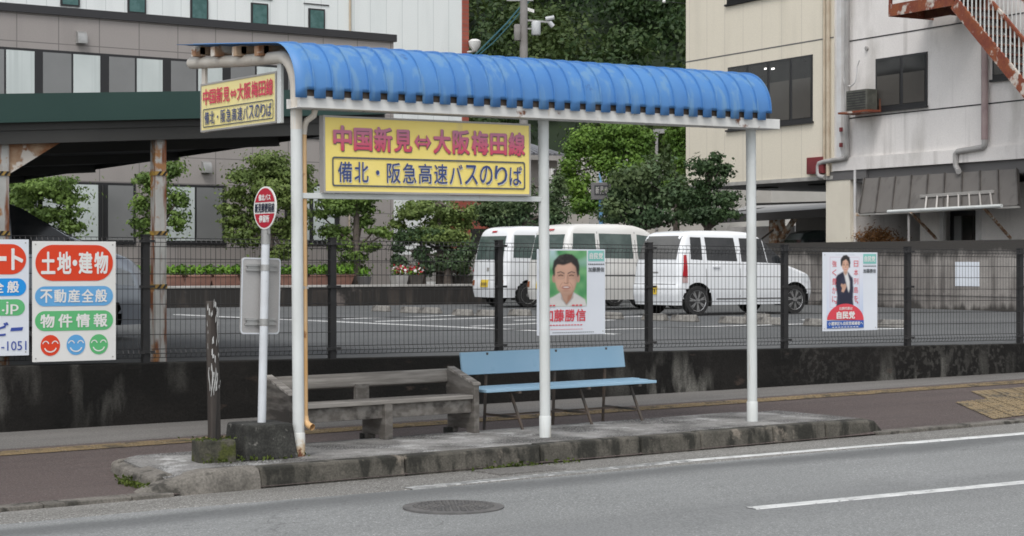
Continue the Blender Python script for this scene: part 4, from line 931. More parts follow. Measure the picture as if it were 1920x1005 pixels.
fm = Q.poly([(.41 + a, .835 + b) for a, b in ((-.068, .05), (-.07, 0), (-.055, -.045), (-.02, -.078), (.005, -.082), (.03, -.075), (.06, -.04), (.072, 0), (.07, .05), (0, .085))], 1)
sk = SKIN * 1.12 * (1.05 - .35 * np.clip((Q.U - .41) / .08, -.3, 1) ** 2)[..., None]; Q.c = Q.c * (1 - fm[..., None]) + sk * fm[..., None]
for e_ in (-1, 1): Q.put(Q.line([(.412 + e_ * .032 - .016, .838), (.412 + e_ * .032, .843), (.412 + e_ * .032 + .016, .838)], .004) * .9, (.05, .03, .03)); Q.put(Q.line([(.412 + e_ * .034 - .018, .862), (.412 + e_ * .034 + .018, .863)], .003) * .7, (.1, .06, .05))
Q.put(Q.ell(.416, .815, .008, .018, .9) * .5, SKD); Q.put(Q.ell(.412, .787, .026, .009, .3), (.5, .14, .14)); Q.put(Q.ell(.412, .789, .02, .004, .3), (.8, .78, .76))
Q.put(Q.poly([(.41 + a, .835 + b) for a, b in ((-.06, .0), (-.05, .05), (.01, .075), (.055, .04), (.065, -.035), (.082, -.03), (.09, .04), (.075, .1), (.02, .132), (-.04, .125), (-.085, .08), (-.09, .01), (-.075, -.02))], 1), (.022, .019, .02))
Q.put(Q.poly([(.335, .50), (.35, .545), (.325, .575), (.335, .605), (.365, .59), (.41, .60), (.43, .575), (.41, .535), (.38, .49)], 1), SKIN); Q.put(Q.line([(.35, .585), (.40, .575)], .004) * .6, SKD); Q.put(Q.line([(.345, .567), (.395, .555)], .004) * .5, SKD)
Q.build(fr, w, h, .002, t)
mb = MB()
for i, ch in enumerate('日本列島を'): write(mb, fr, ch, .56 * w, .64 * w, (.815 - .112 * i) * h, (.895 - .112 * i) * h, .006)
mb.fpoly(fr, f2(ellipse(.63, .355, .012, .01, 8)), .006)
for i, ch in enumerate('強く豊かに'): write(mb, fr, ch, .165 * w, .245 * w, (.815 - .112 * i) * h, (.895 - .112 * i) * h, .006)
mb.fpoly(fr, f2(ellipse(.235, .355, .012, .01, 8)), .006); mb.build('red_lettering', 'coral', t)
MB().fpoly(fr, f2([(.405 + .335 * math.cos(math.radians(a)), .13 + .215 * math.sin(math.radians(a))) for a in range(0, 181, 8)]), .008).build('red_disc', 'coral', t)
MB().fpoly(fr, f2([(.07, .035), (.74, .035), (.74, .13), (.07, .13)]), .008).build('blue_band', 'lit_blue', t)
mb = MB(); write(mb, fr, '比例代表は', .29 * w, .53 * w, .265 * h, .305 * h, .011, .02); write(mb, fr, '自民党', .24 * w, .575 * w, .15 * h, .25 * h, .011, .045)
write(mb, fr, '小選挙区も自民党候補者へ', .09 * w, .72 * w, .07 * h, .118 * h, .011, .02)
for i in range(9): bar_shape(mb, fr, f2([(.16 + .055 * i, .048), (.195 + .055 * i, .048)]), .008, .011)
mb.build('white_lettering', 'white_ink', t)
MB().fpoly(fr, f2([(.735, .855), (.975, .855), (.975, .98), (.735, .98)]), .003).build('teal_header', 'teal', t)
mb = MB(); write(mb, fr, '自民党', .755 * w, .955 * w, .88 * h, .955 * h, .005, .03); mb.build('white_header_lettering', 'white_ink', t)
mb = MB(); write(mb, fr, '加藤勝信', .735 * w, .97 * w, .735 * h, .79 * h, .004, .02)
for i in range(9): bar_shape(mb, fr, f2([(.735 + .027 * i, .825), (.755 + .027 * i, .825)]), .012, .004)
mb.build('grey_lettering', 'grey_ink', t)

# ================================================================== CAR PARK: planter wall, beds, vans, wheel stops
def pwY(X): return 37.6 - .1 * (X - 17)
mb = MB(); mb.hexa([(2, pwY(2), .2), (25.4, pwY(25.4), .2), (25.4, 48, .2), (2, 48, .2)], [(2, pwY(2), .955), (25.4, pwY(25.4), .955), (25.4, 48, .955), (2, 48, .955)])
w = tag(mb.build('planter_wall', 'planter_wall'), 'low dark-stained wall holding the flower beds before the grey building', 'wall')
MB().hexa([(2, pwY(2) - .02, .957), (25.4, pwY(25.4) - .02, .957), (25.4, pwY(25.4) + .22, .957), (2, pwY(2) + .22, .957)], [(2, pwY(2) - .02, 1.01), (25.4, pwY(25.4) - .02, 1.01), (25.4, pwY(25.4) + .22, 1.01), (2, pwY(2) + .22, 1.01)]).build('coping', 'pale_cap', w, bevel=.01)
lz = lambda x, y: LOT
def lotline(p, q, w_=.12): seg('bay_line', 'lot_line', p, q, w_, .006, lz)
L = lambda px, py: V(*ground_at(px, py, LOT))
lotline(L(330, 590), L(1160, 627), .13)
for a, b in (((640, 598), (905, 590)), ((700, 603), (1010, 593)), ((960, 601), (1240, 592)), ((1130, 618), (1560, 606)), ((880, 612), (1150, 600)), ((1640, 617), (1700, 616)), ((1500, 600), (1640, 596))): lotline(L(*a), L(*b), .1)
# wheel stops: one, then copies
ws = thing('wheel_stop', (0, 0, LOT), 'x', 'wheel stop', 'concrete wheel stops in the car park')
ORG[ws.name] = V(0, 0, 0)
MB().hexa([(-.09, -.29, 0), (.09, -.29, 0), (.09, .29, 0), (-.09, .29, 0)], [(-.05, -.26, .12), (.05, -.26, .12), (.05, .26, .12), (-.05, .26, .12)]).build('block', 'wheel_stop', ws, bevel=.02)
for o_ in (-.17, .17): MB().lathe([(.018, .12), (.018, .127)], (0, o_, 0), 8).build('anchor_bolt', 'galv', ws)
stops = [(715, 580, 'wheel stop farthest left, alone before the planter wall'), (770, 583, 'wheel stop second from the left below the planter wall'), (808, 584, 'wheel stop third from the left below the planter wall'),
         (868, 588, 'wheel stop left of the rearmost white van'), (914, 589, 'wheel stop under the tail of the rearmost white van'), (975, 588, 'wheel stop behind the rear wheel of the rearmost van'),
         (1147, 594, 'wheel stop right of the smiling man poster'), (1228, 597, 'wheel stop below the tail lamp of the front van'), (1284, 599, 'wheel stop below the rear wheel of the front van'),
         (1375, 603, 'wheel stop left of the right shelter post'), (1447, 605, 'wheel stop right of the right shelter post'), (1535, 608, 'wheel stop left of the woman poster'), (1672, 610, 'wheel stop right of the woman poster'),
         (1420, 596, 'wheel stop half hidden behind the right shelter post')]
for i, (x, y, lab) in enumerate(stops):
    g_ = ground_at(x, y + 4, LOT); p_ = (g_[0], g_[1], LOT)
    if i == 0: ws.location = p_; ws['label'] = lab
    else: copy_thing(ws, p_, lab, random.uniform(-.08, .08))

# terracotta boxes with green bedding along the wall, flower pots
tb = None
boxes = [(262, 'terracotta box behind the silver car nose'), (315, 'terracotta box right of the rusty carport column'), (365, 'terracotta box behind the wrapped wooden post'), (419, 'terracotta box left of the timetable board'), (468, 'terracotta box hidden behind the timetable board'), (546, 'terracotta box beside the front shelter post'), (590, 'terracotta box right of the ochre down pipe'), (632, 'terracotta box left of the cloud pruned tree trunk')]
for i, (px, lab) in enumerate(boxes):
    p = atY(px, 530, pwY(18) + .55); p = (p[0], p[1], .957)
    if tb is None:
        tb = thing('planter_box', p, lab + ', full of green bedding', 'planter', 'terracotta planter boxes on the dark wall'); ORG[tb.name] = V(p)
        x, y, z = p; MB().hexa([(x - .3, y - .12, z), (x + .3, y - .12, z), (x + .3, y + .12, z), (x - .3, y + .12, z)], [(x - .38, y - .16, z + .25), (x + .38, y - .16, z + .25), (x + .38, y + .16, z + .25), (x - .38, y + .16, z + .25)]).build('box', 'terracotta', tb, bevel=.01)
        MB().box(x - .4, x + .4, y - .18, y + .18, z + .25, z + .29).build('rim', 'terracotta', tb, bevel=.008)
        leaf_mesh('bedding_plants', np.concatenate([blob((x + k * .12, y, z + .38), .12, .2, .15, 60) for k in range(-3, 4)]), .05, 'leaf_bed', tb)
    else: copy_thing(tb, p, lab + ', full of green bedding')
def pot(px, m, w_, h, lab, flowers=True, tall=0):
    p = atY(px, 530, pwY(20) + .5); x, y, z = p[0], p[1], .957
    t = thing('flower_pot', (x, y, z), lab, 'flower pot')
    MB().hexa([(x - w_ * .75, y - .14, z), (x + w_ * .75, y - .14, z), (x + w_ * .75, y + .14, z), (x - w_ * .75, y + .14, z)], [(x - w_, y - .19, z + h), (x + w_, y - .19, z + h), (x + w_, y + .19, z + h), (x - w_, y + .19, z + h)]).build('pot', m, t, bevel=.012)
    C = lambda n: np.array((x, y, z + h + .08)) + RNG.normal(size=(n, 3)) * np.array((w_ * .5, .09, .05))
    leaf_mesh('leaves', C(120), .045, 'leaf_bed', t)
    if flowers: leaf_mesh('red_flowers', C(90) + np.array((0, -.03, .05)), .04, 'petal_red', t); leaf_mesh('white_flowers', C(60) + np.array((0, -.03, .05)), .04, 'petal_white', t)
pot(748, 'white_pot', .17, .27, 'tall white pot with red and white flowers')
pot(775, 'stone_pot', .2, .26, 'dark stone planter of red flowers beside the white pot')
pot(858, 'stone_pot', .36, .24, 'wide grey stone planter of red flowers left of the vans')
pot(683, 'grey_box', .1, .24, 'small dark blue-grey pot right of the cloud pruned trunk', False)

def lerp_tab(tab, z):
    return float(np.interp(z, [a for a, b in tab], [b for a, b in tab]))
class Car:
    def __init__(s, L, W, H, xr, xf, hw, r=.12): s.L, s.W, s.H, s.xr, s.xf, s.hw, s.r = L, W, H, xr, xf, hw, r
    def ring(s, z, nS=56, nC=5, nF=8):
        x0, x1, w = lerp_tab(s.xr, z), lerp_tab(s.xf, z), lerp_tab(s.hw, z) * s.W / 2
        r = min(s.r, w * .9); rf = min(s.r * 2.0, w * .9); P = []
        for i in range(nS + 1): P.append((x0 + r + (x1 - rf - x0 - r) * i / nS, -w))
        for k in range(1, nC): a = math.radians(-90 + 90 * k / nC); P.append((x1 - rf + rf * math.cos(a), -w + rf + rf * math.sin(a)))
        for i in range(nF + 1): P.append((x1 + .03 * (1 - (2 * i / nF - 1) ** 2), -w + rf + (2 * w - 2 * rf) * i / nF))
        for k in range(1, nC): a = math.radians(90 * k / nC); P.append((x1 - rf + rf * math.cos(a), w - rf + rf * math.sin(a)))
        for i in range(nS + 1): P.append((x1 - rf - (x1 - rf - x0 - r) * i / nS, w))
        for k in range(1, nC): a = math.radians(90 + 90 * k / nC); P.append((x0 + r + r * math.cos(a), w - r + r * math.sin(a)))
        for i in range(nF + 1): P.append((x0 - .02 * (1 - (2 * i / nF - 1) ** 2), w - r - (2 * w - 2 * r) * i / nF))
        for k in range(1, nC): a = math.radians(180 + 90 * k / nC); P.append((x0 + r + r * math.cos(a), -w + r + r * math.sin(a)))
        return [(x, y, z) for x, y in P]
    def body(s, z0, wheels, R, m, root):
        zs_ = list(np.linspace(z0, s.H - .1, 34)) + [s.H - .075, s.H - .05, s.H - .03, s.H - .014, s.H - .004, s.H]
        rings = [s.ring(z) for z in zs_]; n = len(rings[0]); vs = [list(p) for r in rings for p in r]; fs = []
        for p in vs:      # snap near the wheel arches so the cut is round
            for wx_, wz in wheels:
                d = math.hypot(p[0] - wx_, p[2] - wz)
                if abs(d - R) < .028 and abs(abs(p[1]) - s.W / 2 * lerp_tab(s.hw, p[2])) < .15: p[0] = wx_ + (p[0] - wx_) * R / d; p[2] = wz + (p[2] - wz) * R / d
        for i in range(len(zs_) - 1):
            for k in range(n):
                q = (i * n + k, i * n + (k + 1) % n, (i + 1) * n + (k + 1) % n, (i + 1) * n + k)
                c = [sum(vs[j][a] for j in q) / 4 for a in range(3)]
                if any(math.hypot(c[0] - a, c[2] - b) < R - .008 for a, b in wheels) and abs(c[1]) > s.W * .38: continue
                fs.append(q)
        fs.append(tuple(range((len(zs_) - 1) * n, len(zs_) * n)))
        mb = MB(); mb.add(vs, fs); return mb.build('body', m, root, smooth=40)
    def side(s, mb, poly, c=.004, n=6, sgn=-1):
        """a patch on the flank: poly is four (x, z) corners, bottom-left, bottom-right, top-right, top-left"""
        a, b, d, e = poly; G_ = []
        for j in range(n + 1):
            for i in range(n + 1):
                u, v = i / n, j / n; x = (a[0] * (1 - u) + b[0] * u) * (1 - v) + (e[0] * (1 - u) + d[0] * u) * v; z = (a[1] * (1 - u) + b[1] * u) * (1 - v) + (e[1] * (1 - u) + d[1] * u) * v
                G_.append((x, sgn * (lerp_tab(s.hw, z) * s.W / 2 + c), z))
        mb.add(G_, [(j * (n + 1) + i, j * (n + 1) + i + 1, (j + 1) * (n + 1) + i + 1, (j + 1) * (n + 1) + i) for j in range(n) for i in range(n)])
    def end(s, mb, y0, y1, z0, z1, rear=True, c=.004, n=6, shrink=0):
        G_ = []
        for j in range(n + 1):
            for i in range(n + 1):
                z = z0 + (z1 - z0) * j / n; k = 1 - shrink * j / n; y = (y0 + (y1 - y0) * i / n) * k
                w = lerp_tab(s.hw, z) * s.W / 2; r_ = s.r if rear else s.r * 2
                x = (lerp_tab(s.xr, z) - c - .02 * (1 - (y / w) ** 2)) if rear else (lerp_tab(s.xf, z) + c + .03 * (1 - (y / w) ** 2))
                e = max(0, abs(y) - (w - r_))
                if e > 0: x += (1 if rear else -1) * (r_ - math.sqrt(max(r_ * r_ - e * e, 0)))
                G_.append((x, y, z))
        mb.add(G_, [(j * (n + 1) + i, j * (n + 1) + i + 1, (j + 1) * (n + 1) + i + 1, (j + 1) * (n + 1) + i) for j in range(n) for i in range(n)])
def wheels_for(root, car, ws_, R, alloy, spokes):
    for wx_, wz in ws_:
        for sg in (-1, 1):
            y = sg * (car.W / 2 - .085); t = MB().lathe([(R * .66, -.075), (R * .95, -.075), (R, -.055), (R, .055), (R * .95, .075), (R * .66, .075)], (wx_, y, wz), 28, 'y').build('wheel', 'tyre', root, smooth=40)
            yo = y + sg * .068; mb = MB(); mb.lathe([(R * .6, -.006), (R * .7, .012), (R * .7, -.012)] if sg > 0 else [(R * .7, .012), (R * .7, -.012), (R * .6, .006)], (wx_, yo, wz), 28, 'y')
            mb.lathe([(R * .17, -.02), (R * .17, .012)], (wx_, yo, wz), 14, 'y')
            if spokes:
                for k in range(spokes):
                    for da in (-.11, .11):
                        a = 2 * math.pi * k / spokes + .3; b = a + da; mb.bar((wx_ + R * .12 * math.cos(a), yo, wz + R * .12 * math.sin(a)), (wx_ + R * .64 * math.cos(b), yo, wz + R * .64 * math.sin(b)), .022, .02, (0, 1, 0))
                MB().lathe([(R * .62, -.004), (R * .62, .004)], (wx_, yo - sg * .035, wz), 24, 'y').build('brake_well', 'black_trim', t)
            else: mb.lathe([(R * .6, -.03), (R * .5, .0)] if sg > 0 else [(R * .5, 0.), (R * .6, .03)], (wx_, yo, wz), 24, 'y')
            mb.build('rim', alloy, t, smooth=35)
def finish(car, root, wheels, R, ground_clear):
    mb = MB()
    mb.box(.14, car.L - .14, -car.W / 2 + .12, car.W / 2 - .12, ground_clear - .04, ground_clear + .5); mb.build('underbody', 'black_trim', root)
    for wx_, wz in wheels:
        for sg in (-1, 1):
            pts = [(wx_ + R * math.cos(math.radians(a)), sg * (car.W / 2 - .012), wz + R * math.sin(math.radians(a))) for a in range(-18, 199, 12)]
            mb = MB(); n = len(pts); inn = [(x, sg * (car.W / 2 - .22), z) for x, y, z in pts]; mb.add(pts + inn, [(i, i + 1, i + 1 + n, i + n) for i in range(n - 1)]); mb.build('wheel_arch', 'black_trim', root)
HWV = [(.2, .94), (.4, .985), (.7, 1.0), (.95, .99), (1.1, .965), (1.3, .92), (1.5, .86), (1.7, .80), (1.9, .74)]
def plate(car, root, y, z):
    b = MB(); car.end(b, y - .165, y + .165, z - .082, z + .082, True, .014, 2); p = b.build('number_plate', 'plate_yellow', root)
    b = MB()
    for k in range(4): car.end(b, y - .11 + .06 * k, y - .075 + .06 * k, z - .05, z + .02, True, .017, 1)
    b.build('plate_marks', 'dark_board', p)
# front kei wagon
AX = (.0, .0)
A = Car(3.395, 1.475, 1.60, [(.2, .04), (.4, .0), (.56, .01), (.6, .04), (.9, .07), (1.05, .10), (1.3, .17), (1.48, .235), (1.54, .29), (1.58, .38), (1.60, .6)],
        [(.2, 3.35), (.42, 3.395), (.62, 3.38), (.74, 3.33), (.80, 3.24), (.88, 3.0), (.965, 2.74), (1.1, 2.60), (1.3, 2.38), (1.46, 2.2), (1.53, 2.08), (1.58, 1.9), (1.60, 1.6)],
        [(.2, .95), (.45, 1.0), (.7, .998), (.95, .975), (1.02, .955), (1.3, .885), (1.48, .825), (1.54, .79), (1.575, .73), (1.6, .6)])
wa = [(.50, .28), (2.86, .28)]
wag = thing('minivan', (22.55, 26.5 + .74, LOT), 'white boxy wagon nearest the fence with red tail lamp and alloy wheels', 'van', 'white vans in the car park')
ORG[wag.name] = V(0, 0, 0); wag.rotation_euler.z = math.radians(-3.5)
A.body(.2, wa, .345, 'van_white', wag); finish(A, wag, wa, .345, .24); wheels_for(wag, A, wa, .28, 'alloy', 7)
for sg in (-1, 1):
    for q in ([(.36, 1.06), (.63, 1.045), (.65, 1.47), (.40, 1.475)], [(.74, 1.04), (1.46, 1.02), (1.43, 1.465), (.74, 1.475)], [(1.56, 1.015), (2.18, .995), (2.10, 1.455), (1.56, 1.462)], [(2.2, .99), (2.66, .975), (2.14, 1.40), (2.12, 1.45)]):
        b = MB(); A.side(b, q, .004, 6, sg); b.build('side_window', 'car_glass', wag)
    b = MB(); A.side(b, [(.14, .73), (.26, .72), (.27, 1.14), (.20, 1.14)], .007, 4, sg); b.build('tail_lamp', 'tail_red', wag)
    b = MB(); A.side(b, [(.13, .62), (.26, .62), (.26, .715), (.14, .72)], .007, 3, sg); b.build('reverse_lamp', 'tail_pink', wag)
    for x in (.70, 1.51, 2.56):
        b = MB(); A.side(b, [(x, .34), (x + .012, .34), (x + .012, .99), (x, .99)], .002, 4, sg); b.build('door_seam', 'seam', wag)
    for x in (.86, 1.66):
        b = MB(); z = .9; y = sg * (lerp_tab(A.hw, z) * A.W / 2 + .012); b.box(x, x + .16, min(y, y + sg * .02), max(y, y + sg * .02), z, z + .035); b.build('door_handle', 'van_white', wag, bevel=.006)
    b = MB(); A.side(b, [(.95, .30), (2.6, .30), (2.6, .325), (.95, .325)], .006, 3, sg); b.build('sill_strip', 'seam', wag)
    b = MB(); y = sg * (A.W / 2 + .02); b.box(2.46, 2.56, min(y, y + sg * .13), max(y, y + sg * .13), 1.0, 1.16); b.build('wing_mirror', 'black_trim', wag, bevel=.025)
    b = MB(); A.side(b, [(3.05, .62), (3.2, .62), (3.16, .77), (3.02, .79)], .006, 4, sg); A.end(b, sg * .6, sg * .42, .58, .74, False, .006, 4); b.build('headlight', 'lamp_glass', wag)
b = MB(); A.end(b, -.60, .60, 1.06, 1.50, True, .006, 8, .06); b.build('rear_window', 'car_glass3', wag)
b = MB(); A.end(b, -.56, .56, 1.0, 1.45, False, .008, 8, .08); b.build('windscreen', 'car_glass', wag)
b = MB(); A.end(b, -.66, .66, .585, .6, True, .004, 3); b.build('bumper_seam', 'seam', wag)
b = MB(); A.end(b, -.12, .12, .80, .825, True, .008, 3); b.build('badge', 'galv', wag)
plate(A, wag, .0, .48)
# two kei cargo vans behind
def kei_van(loc, label, m, glass, cols):
    K = Car(3.395, 1.475, 1.80, [(.22, .04), (.42, .0), (.56, .01), (.62, .03), (.95, .05), (1.2, .09), (1.5, .15), (1.66, .21), (1.74, .29), (1.78, .40), (1.80, .6)],
            [(.22, 3.36), (.45, 3.395), (.72, 3.37), (.86, 3.3), (.98, 3.16), (1.1, 2.98), (1.4, 2.62), (1.6, 2.4), (1.7, 2.22), (1.77, 2.0), (1.80, 1.7)],
            [(.2, .95), (.45, 1.0), (.8, 1.0), (1.05, .975), (1.3, .93), (1.55, .885), (1.68, .85), (1.74, .8), (1.78, .72), (1.8, .6)])
    t = thing('cargo_van', loc, label, 'van', 'white vans in the car park', rot=(0, 0, math.radians(-3.5))); ORG[t.name] = V(0, 0, 0)
    wk = [(.62, .275), (2.95, .275)]
    K.body(.22, wk, .34, m, t); finish(K, t, wk, .34, .26); wheels_for(t, K, wk, .275, 'steel_rim', 0)
    for sg in (-1, 1):
        for q in ([(.24, 1.10), (.84, 1.09), (.84, 1.60), (.30, 1.60)], [(.94, 1.09), (1.78, 1.075), (1.76, 1.59), (.94, 1.60)], [(1.90, 1.07), (2.80, 1.05), (2.40, 1.53), (1.90, 1.585)]):
            b = MB(); K.side(b, q, .004, 5, sg); b.build('side_window', glass, t)
        b = MB(); K.end(b, sg * .66, sg * .55, .48, .60, True, .006, 4); b.build('tail_lamp', 'amber', t)
        for x in (.89, 1.84, 2.92):
            b = MB(); K.side(b, [(x, .34), (x + .012, .34), (x + .012, 1.64), (x, 1.64)] if x < 2.5 else [(x, .6), (x + .012, .6), (x + .012, 1.0), (x, 1.0)], .002, 5, sg); b.build('door_seam', 'seam', t)
        for x in (.97, 1.93):
            b = MB(); z = .98; y = sg * (lerp_tab(K.hw, z) * K.W / 2 + .01); b.box(x, x + .06, min(y, y + sg * .02), max(y, y + sg * .02), z - .03, z + .06); b.build('door_handle', 'black_trim', t, bevel=.006)
        b = MB(); K.side(b, [(.95, .72), (2.5, .72), (2.5, .74), (.95, .74)], .003, 3, sg); b.build('crease_strip', 'seam', t)
        b = MB(); y = sg * (K.W / 2 + .02); b.box(2.62, 2.72, min(y, y + sg * .13), max(y, y + sg * .13), 1.08, 1.28); b.build('wing_mirror', 'black_trim', t, bevel=.025)
        b = MB(); K.end(b, sg * .6, sg * .38, .66, .84, False, .006, 4); b.build('headlight', 'lamp_glass', t)
    b = MB(); K.end(b, -.575, .575, 1.06, 1.58, True, .006, 8, .05); b.build('rear_window', glass, t)
    b = MB(); K.end(b, -.58, .58, 1.06, 1.58, False, .008, 8, .08); b.build('windscreen', glass, t)
    b = MB(); K.end(b, -.1, .1, 1.665, 1.70, True, .02, 2); b.build('brake_lamp', 'tail_red', t)
    b = MB(); K.end(b, -.70, .70, .60, .612, True, .004, 3); b.build('bumper_seam', 'seam', t)
    b = MB(); b.bar((.05, -.02, 1.06), (.06, .1, .95), .02, .02); b.build('rear_wiper', 'black_trim', t)
    b = MB(); K.end(b, -.045, .045, .80, .88, True, .008, 2); b.build('emblem', 'grey_frame', t)
    plate(K, t, cols, .53); return t
kei_van((23.0, 30.6 + .74, LOT), 'white cargo van standing between the other two white vans', 'van_cream', 'car_glass2', .1)
kei_van((23.5, 33.4 + .74, LOT), 'white cargo van farthest left with green-tinted rear window', 'van_white', 'car_glass2', .1)
# silver car under the carport
Sx = Car(4.5, 1.75, 1.90, [(.2, .04), (.45, .0), (.9, .06), (1.2, .12), (1.65, .3), (1.82, .5), (1.90, .8)], [(.2, 4.42), (.42, 4.5), (.7, 4.47), (.9, 4.40), (1.05, 4.25), (1.2, 3.85), (1.36, 3.4), (1.66, 2.85), (1.80, 2.5), (1.87, 2.25), (1.90, 1.8)],
         [(.2, .95), (.5, 1.0), (.95, .99), (1.15, .96), (1.5, .9), (1.75, .82), (1.85, .74), (1.90, .62)], .14)
sv = thing('silver_car', (10.3 - 4.5, 22.6 + .87, LOT), 'silver car under the green carport, its nose beside the banners', 'car'); ORG[sv.name] = V(0, 0, 0)
wsv = [(.85, .31), (3.65, .31)]; Sx.body(.2, wsv, .38, 'silver', sv); finish(Sx, sv, wsv, .38, .24); wheels_for(sv, Sx, wsv, .31, 'alloy', 6)
for sg in (-1, 1):
    for q in ([(.5, 1.1), (1.4, 1.1), (1.4, 1.7), (.75, 1.7)], [(1.48, 1.1), (2.5, 1.1), (2.4, 1.74), (1.48, 1.74)], [(2.58, 1.1), (3.62, 1.14), (2.75, 1.68), (2.58, 1.74)]):
        b = MB(); Sx.side(b, q, .004, 5, sg); b.build('side_window', 'car_glass', sv)
    b = MB(); Sx.side(b, [(3.95, .72), (4.2, .70), (4.14, .88), (3.86, .96)], .006, 4, sg); Sx.end(b, sg * .75, sg * .5, .68, .86, False, .006, 4); b.build('headlight', 'lamp_glass', sv)
    b = MB(); Sx.end(b, sg * .72, sg * .5, .3, .42, False, .006, 3); b.build('fog_lamp', 'lamp_glass', sv)
    b = MB(); y = sg * .87; b.box(3.25, 3.35, min(y, y + sg * .15), max(y, y + sg * .15), 1.15, 1.3); b.build('wing_mirror', 'silver', sv, bevel=.03)
b = MB(); Sx.end(b, -.7, .7, 1.2, 1.78, False, .008, 8, .12); b.build('windscreen', 'car_glass', sv)
b = MB(); Sx.end(b, -.62, .62, 1.0, 1.5, True, .008, 8, .12); b.build('rear_window', 'car_glass', sv)
b = MB(); Sx.end(b, -.45, .45, .5, .62, False, .008, 4); b.build('grille', 'black_trim', sv)

# ================================================================== GREEN CARPORT ON THE LEFT
cp = thing('carport', (8, 16.4, LOT), 'dark green carport roof on rusty pale columns behind the fence', 'carport')
fz_ = lambda X: 3.05 + .065 * (X - 5.92); XR = 9.95
mb = MB(); mb.hexa([(-6, 16.28, fz_(-6) - .26), (XR, 16.28, fz_(XR) - .26), (XR, 16.33, fz_(XR) - .26), (-6, 16.33, fz_(-6) - .26)], [(-6, 16.28, fz_(-6)), (XR, 16.28, fz_(XR)), (XR, 16.33, fz_(XR)), (-6, 16.33, fz_(-6))]); mb.build('fascia', 'carport_green', cp)
zr = lambda X, Y: fz_(X) - .33 - .018 * (Y - 16.3)
mb = MB(); mb.hexa([(-6, 16.33, zr(-6, 16.3)), (XR, 16.33, zr(XR, 16.3)), (XR, 27.5, zr(XR, 27.5)), (-6, 27.5, zr(-6, 27.5))], [(-6, 16.33, zr(-6, 16.3) + .12), (XR, 16.33, zr(XR, 16.3) + .12), (XR, 27.5, zr(XR, 27.5) + .05), (-6, 27.5, zr(-6, 27.5) + .05)]); mb.build('roof', 'soffit', cp)
MB().bar((-6, 16.40, zr(-6, 16.3) - .06), (XR, 16.40, zr(XR, 16.3) - .06), .12, .12).build('front_beam', 'soffit', cp)
for y in (18.6, 21.2, 23.8, 26.4): MB().bar((-6, y, zr(-6, y) - .05), (XR, y, zr(XR, y) - .05), .08, .1).build('roof_beam', 'soffit', cp)
MB().bar((XR + .01, 16.33, zr(XR, 16.3) + .02), (XR + .01, 27.5, zr(XR, 27.5) + .02), .02, .16).build('side_edge', 'soffit', cp)
def column(px, w_):
    x = gx(px, 16.45); c = MB().box(x - w_ / 2, x + w_ / 2, 16.4, 16.52, LOT - .02, zr(x, 16.4) - .10).build('column', 'rusty_column', cp, bevel=.006)
    for yy in (325, 437, 537):
        a = zY(px, yy, 16.4); MB().box(x - w_ / 2 - .004, x + w_ / 2 + .004, 16.393, 16.526, a - .02, a + .02).build('hazard_band', 'hazard_yellow', c)
        mb = MB()
        for k in range(2): u = x - w_ / 2 + .01 + k * .055; mb.quad((u, 16.390, a - .02), (u + .025, 16.390, a - .02), (u + .055, 16.390, a + .02), (u + .03, 16.390, a + .02))
        mb.build('hazard_stripe', 'black_trim', c)
    return x, c
column(298, .115)
x, c = column(2, .12)
MB().add([(x + .06, 16.43, fz_(x) - .40), (x + .62, 16.43, fz_(x) - .37), (x + .06, 16.43, fz_(x) - .72), (x + .06, 16.49, fz_(x) - .40), (x + .62, 16.49, fz_(x) - .37), (x + .06, 16.49, fz_(x) - .72)], [(0, 2, 1), (3, 4, 5), (0, 1, 4, 3), (1, 2, 5, 4), (2, 0, 3, 5)]).build('gusset', 'rusty_purlin', cp)

# ================================================================== GREY TILED BUILDING AND WHITE HOTEL BEHIND
YB = 40.5; XE = gx(738, YB); capz = 7.26
gb = thing('grey_building', (20, YB, .9), 'two storey mauve-grey tiled building with dark banded windows', 'building')
wl_ = MB(); wl_.box(2, XE, YB, YB + 7, .9, capz - .12).build('wall', 'grey_tile', gb)
MB().box(1.95, XE + .06, YB - .07, YB + 7.05, capz - .13, capz + .05).build('coping', 'cap_dark', gb)
def bands(z0, z1, spans, whole):
    MB().box(whole[0], whole[1], YB - .03, YB - .002, z0, z1).build('window_band', 'dark_frame', gb)
    for a, b, m in spans:
        f = MB(); f.box(a, b, YB - .045, YB - .031, z0 + .10, z1 - .06); f.build('window', m, gb)
uz1 = zY(300, 108, YB); uz0 = uz1 - 1.75
X_ = lambda px: gx(px, YB - .04)
sp = []
for a, b, m in ((-48, -6, 'white_pane'), (-3, 8, 'grey_pane'), (12, 65, 'white_pane'), (81, 134, 'grey_pane'), (138, 188, 'white_pane'), (205, 253, 'grey_pane'), (257, 305, 'white_pane'), (321, 368, 'grey_pane'), (372, 417, 'white_pane'), (433, 478, 'grey_pane'), (482, 525, 'white_pane'), (541, 580, 'grey_pane'), (584, 624, 'white_pane')): sp.append((X_(a), X_(b), m))
bands(uz0, uz1, sp, (X_(-120), X_(640)))
lz1 = zY(300, 345, YB); lz0 = zY(300, 459, YB)
sp = [(X_(a), X_(b), m) for a, b, m in ((20, 66, 'grey_pane'), (70, 124, 'white_pane'), (135, 184, 'white_pane'), (203, 250, 'grey_pane'), (311, 365, 'white_pane'), (369, 417, 'grey_pane'))]
bands(lz0, lz1, sp[:4], (X_(-60), X_(255))); bands(lz0, lz1, sp[4:], (X_(300), X_(425)))
bands(lz0 + .02, lz1 + .1, [(X_(a), X_(b), m) for a, b, m in ((545, 580, 'white_pane'), (588, 627, 'white_pane'))], (X_(535), X_(637)))
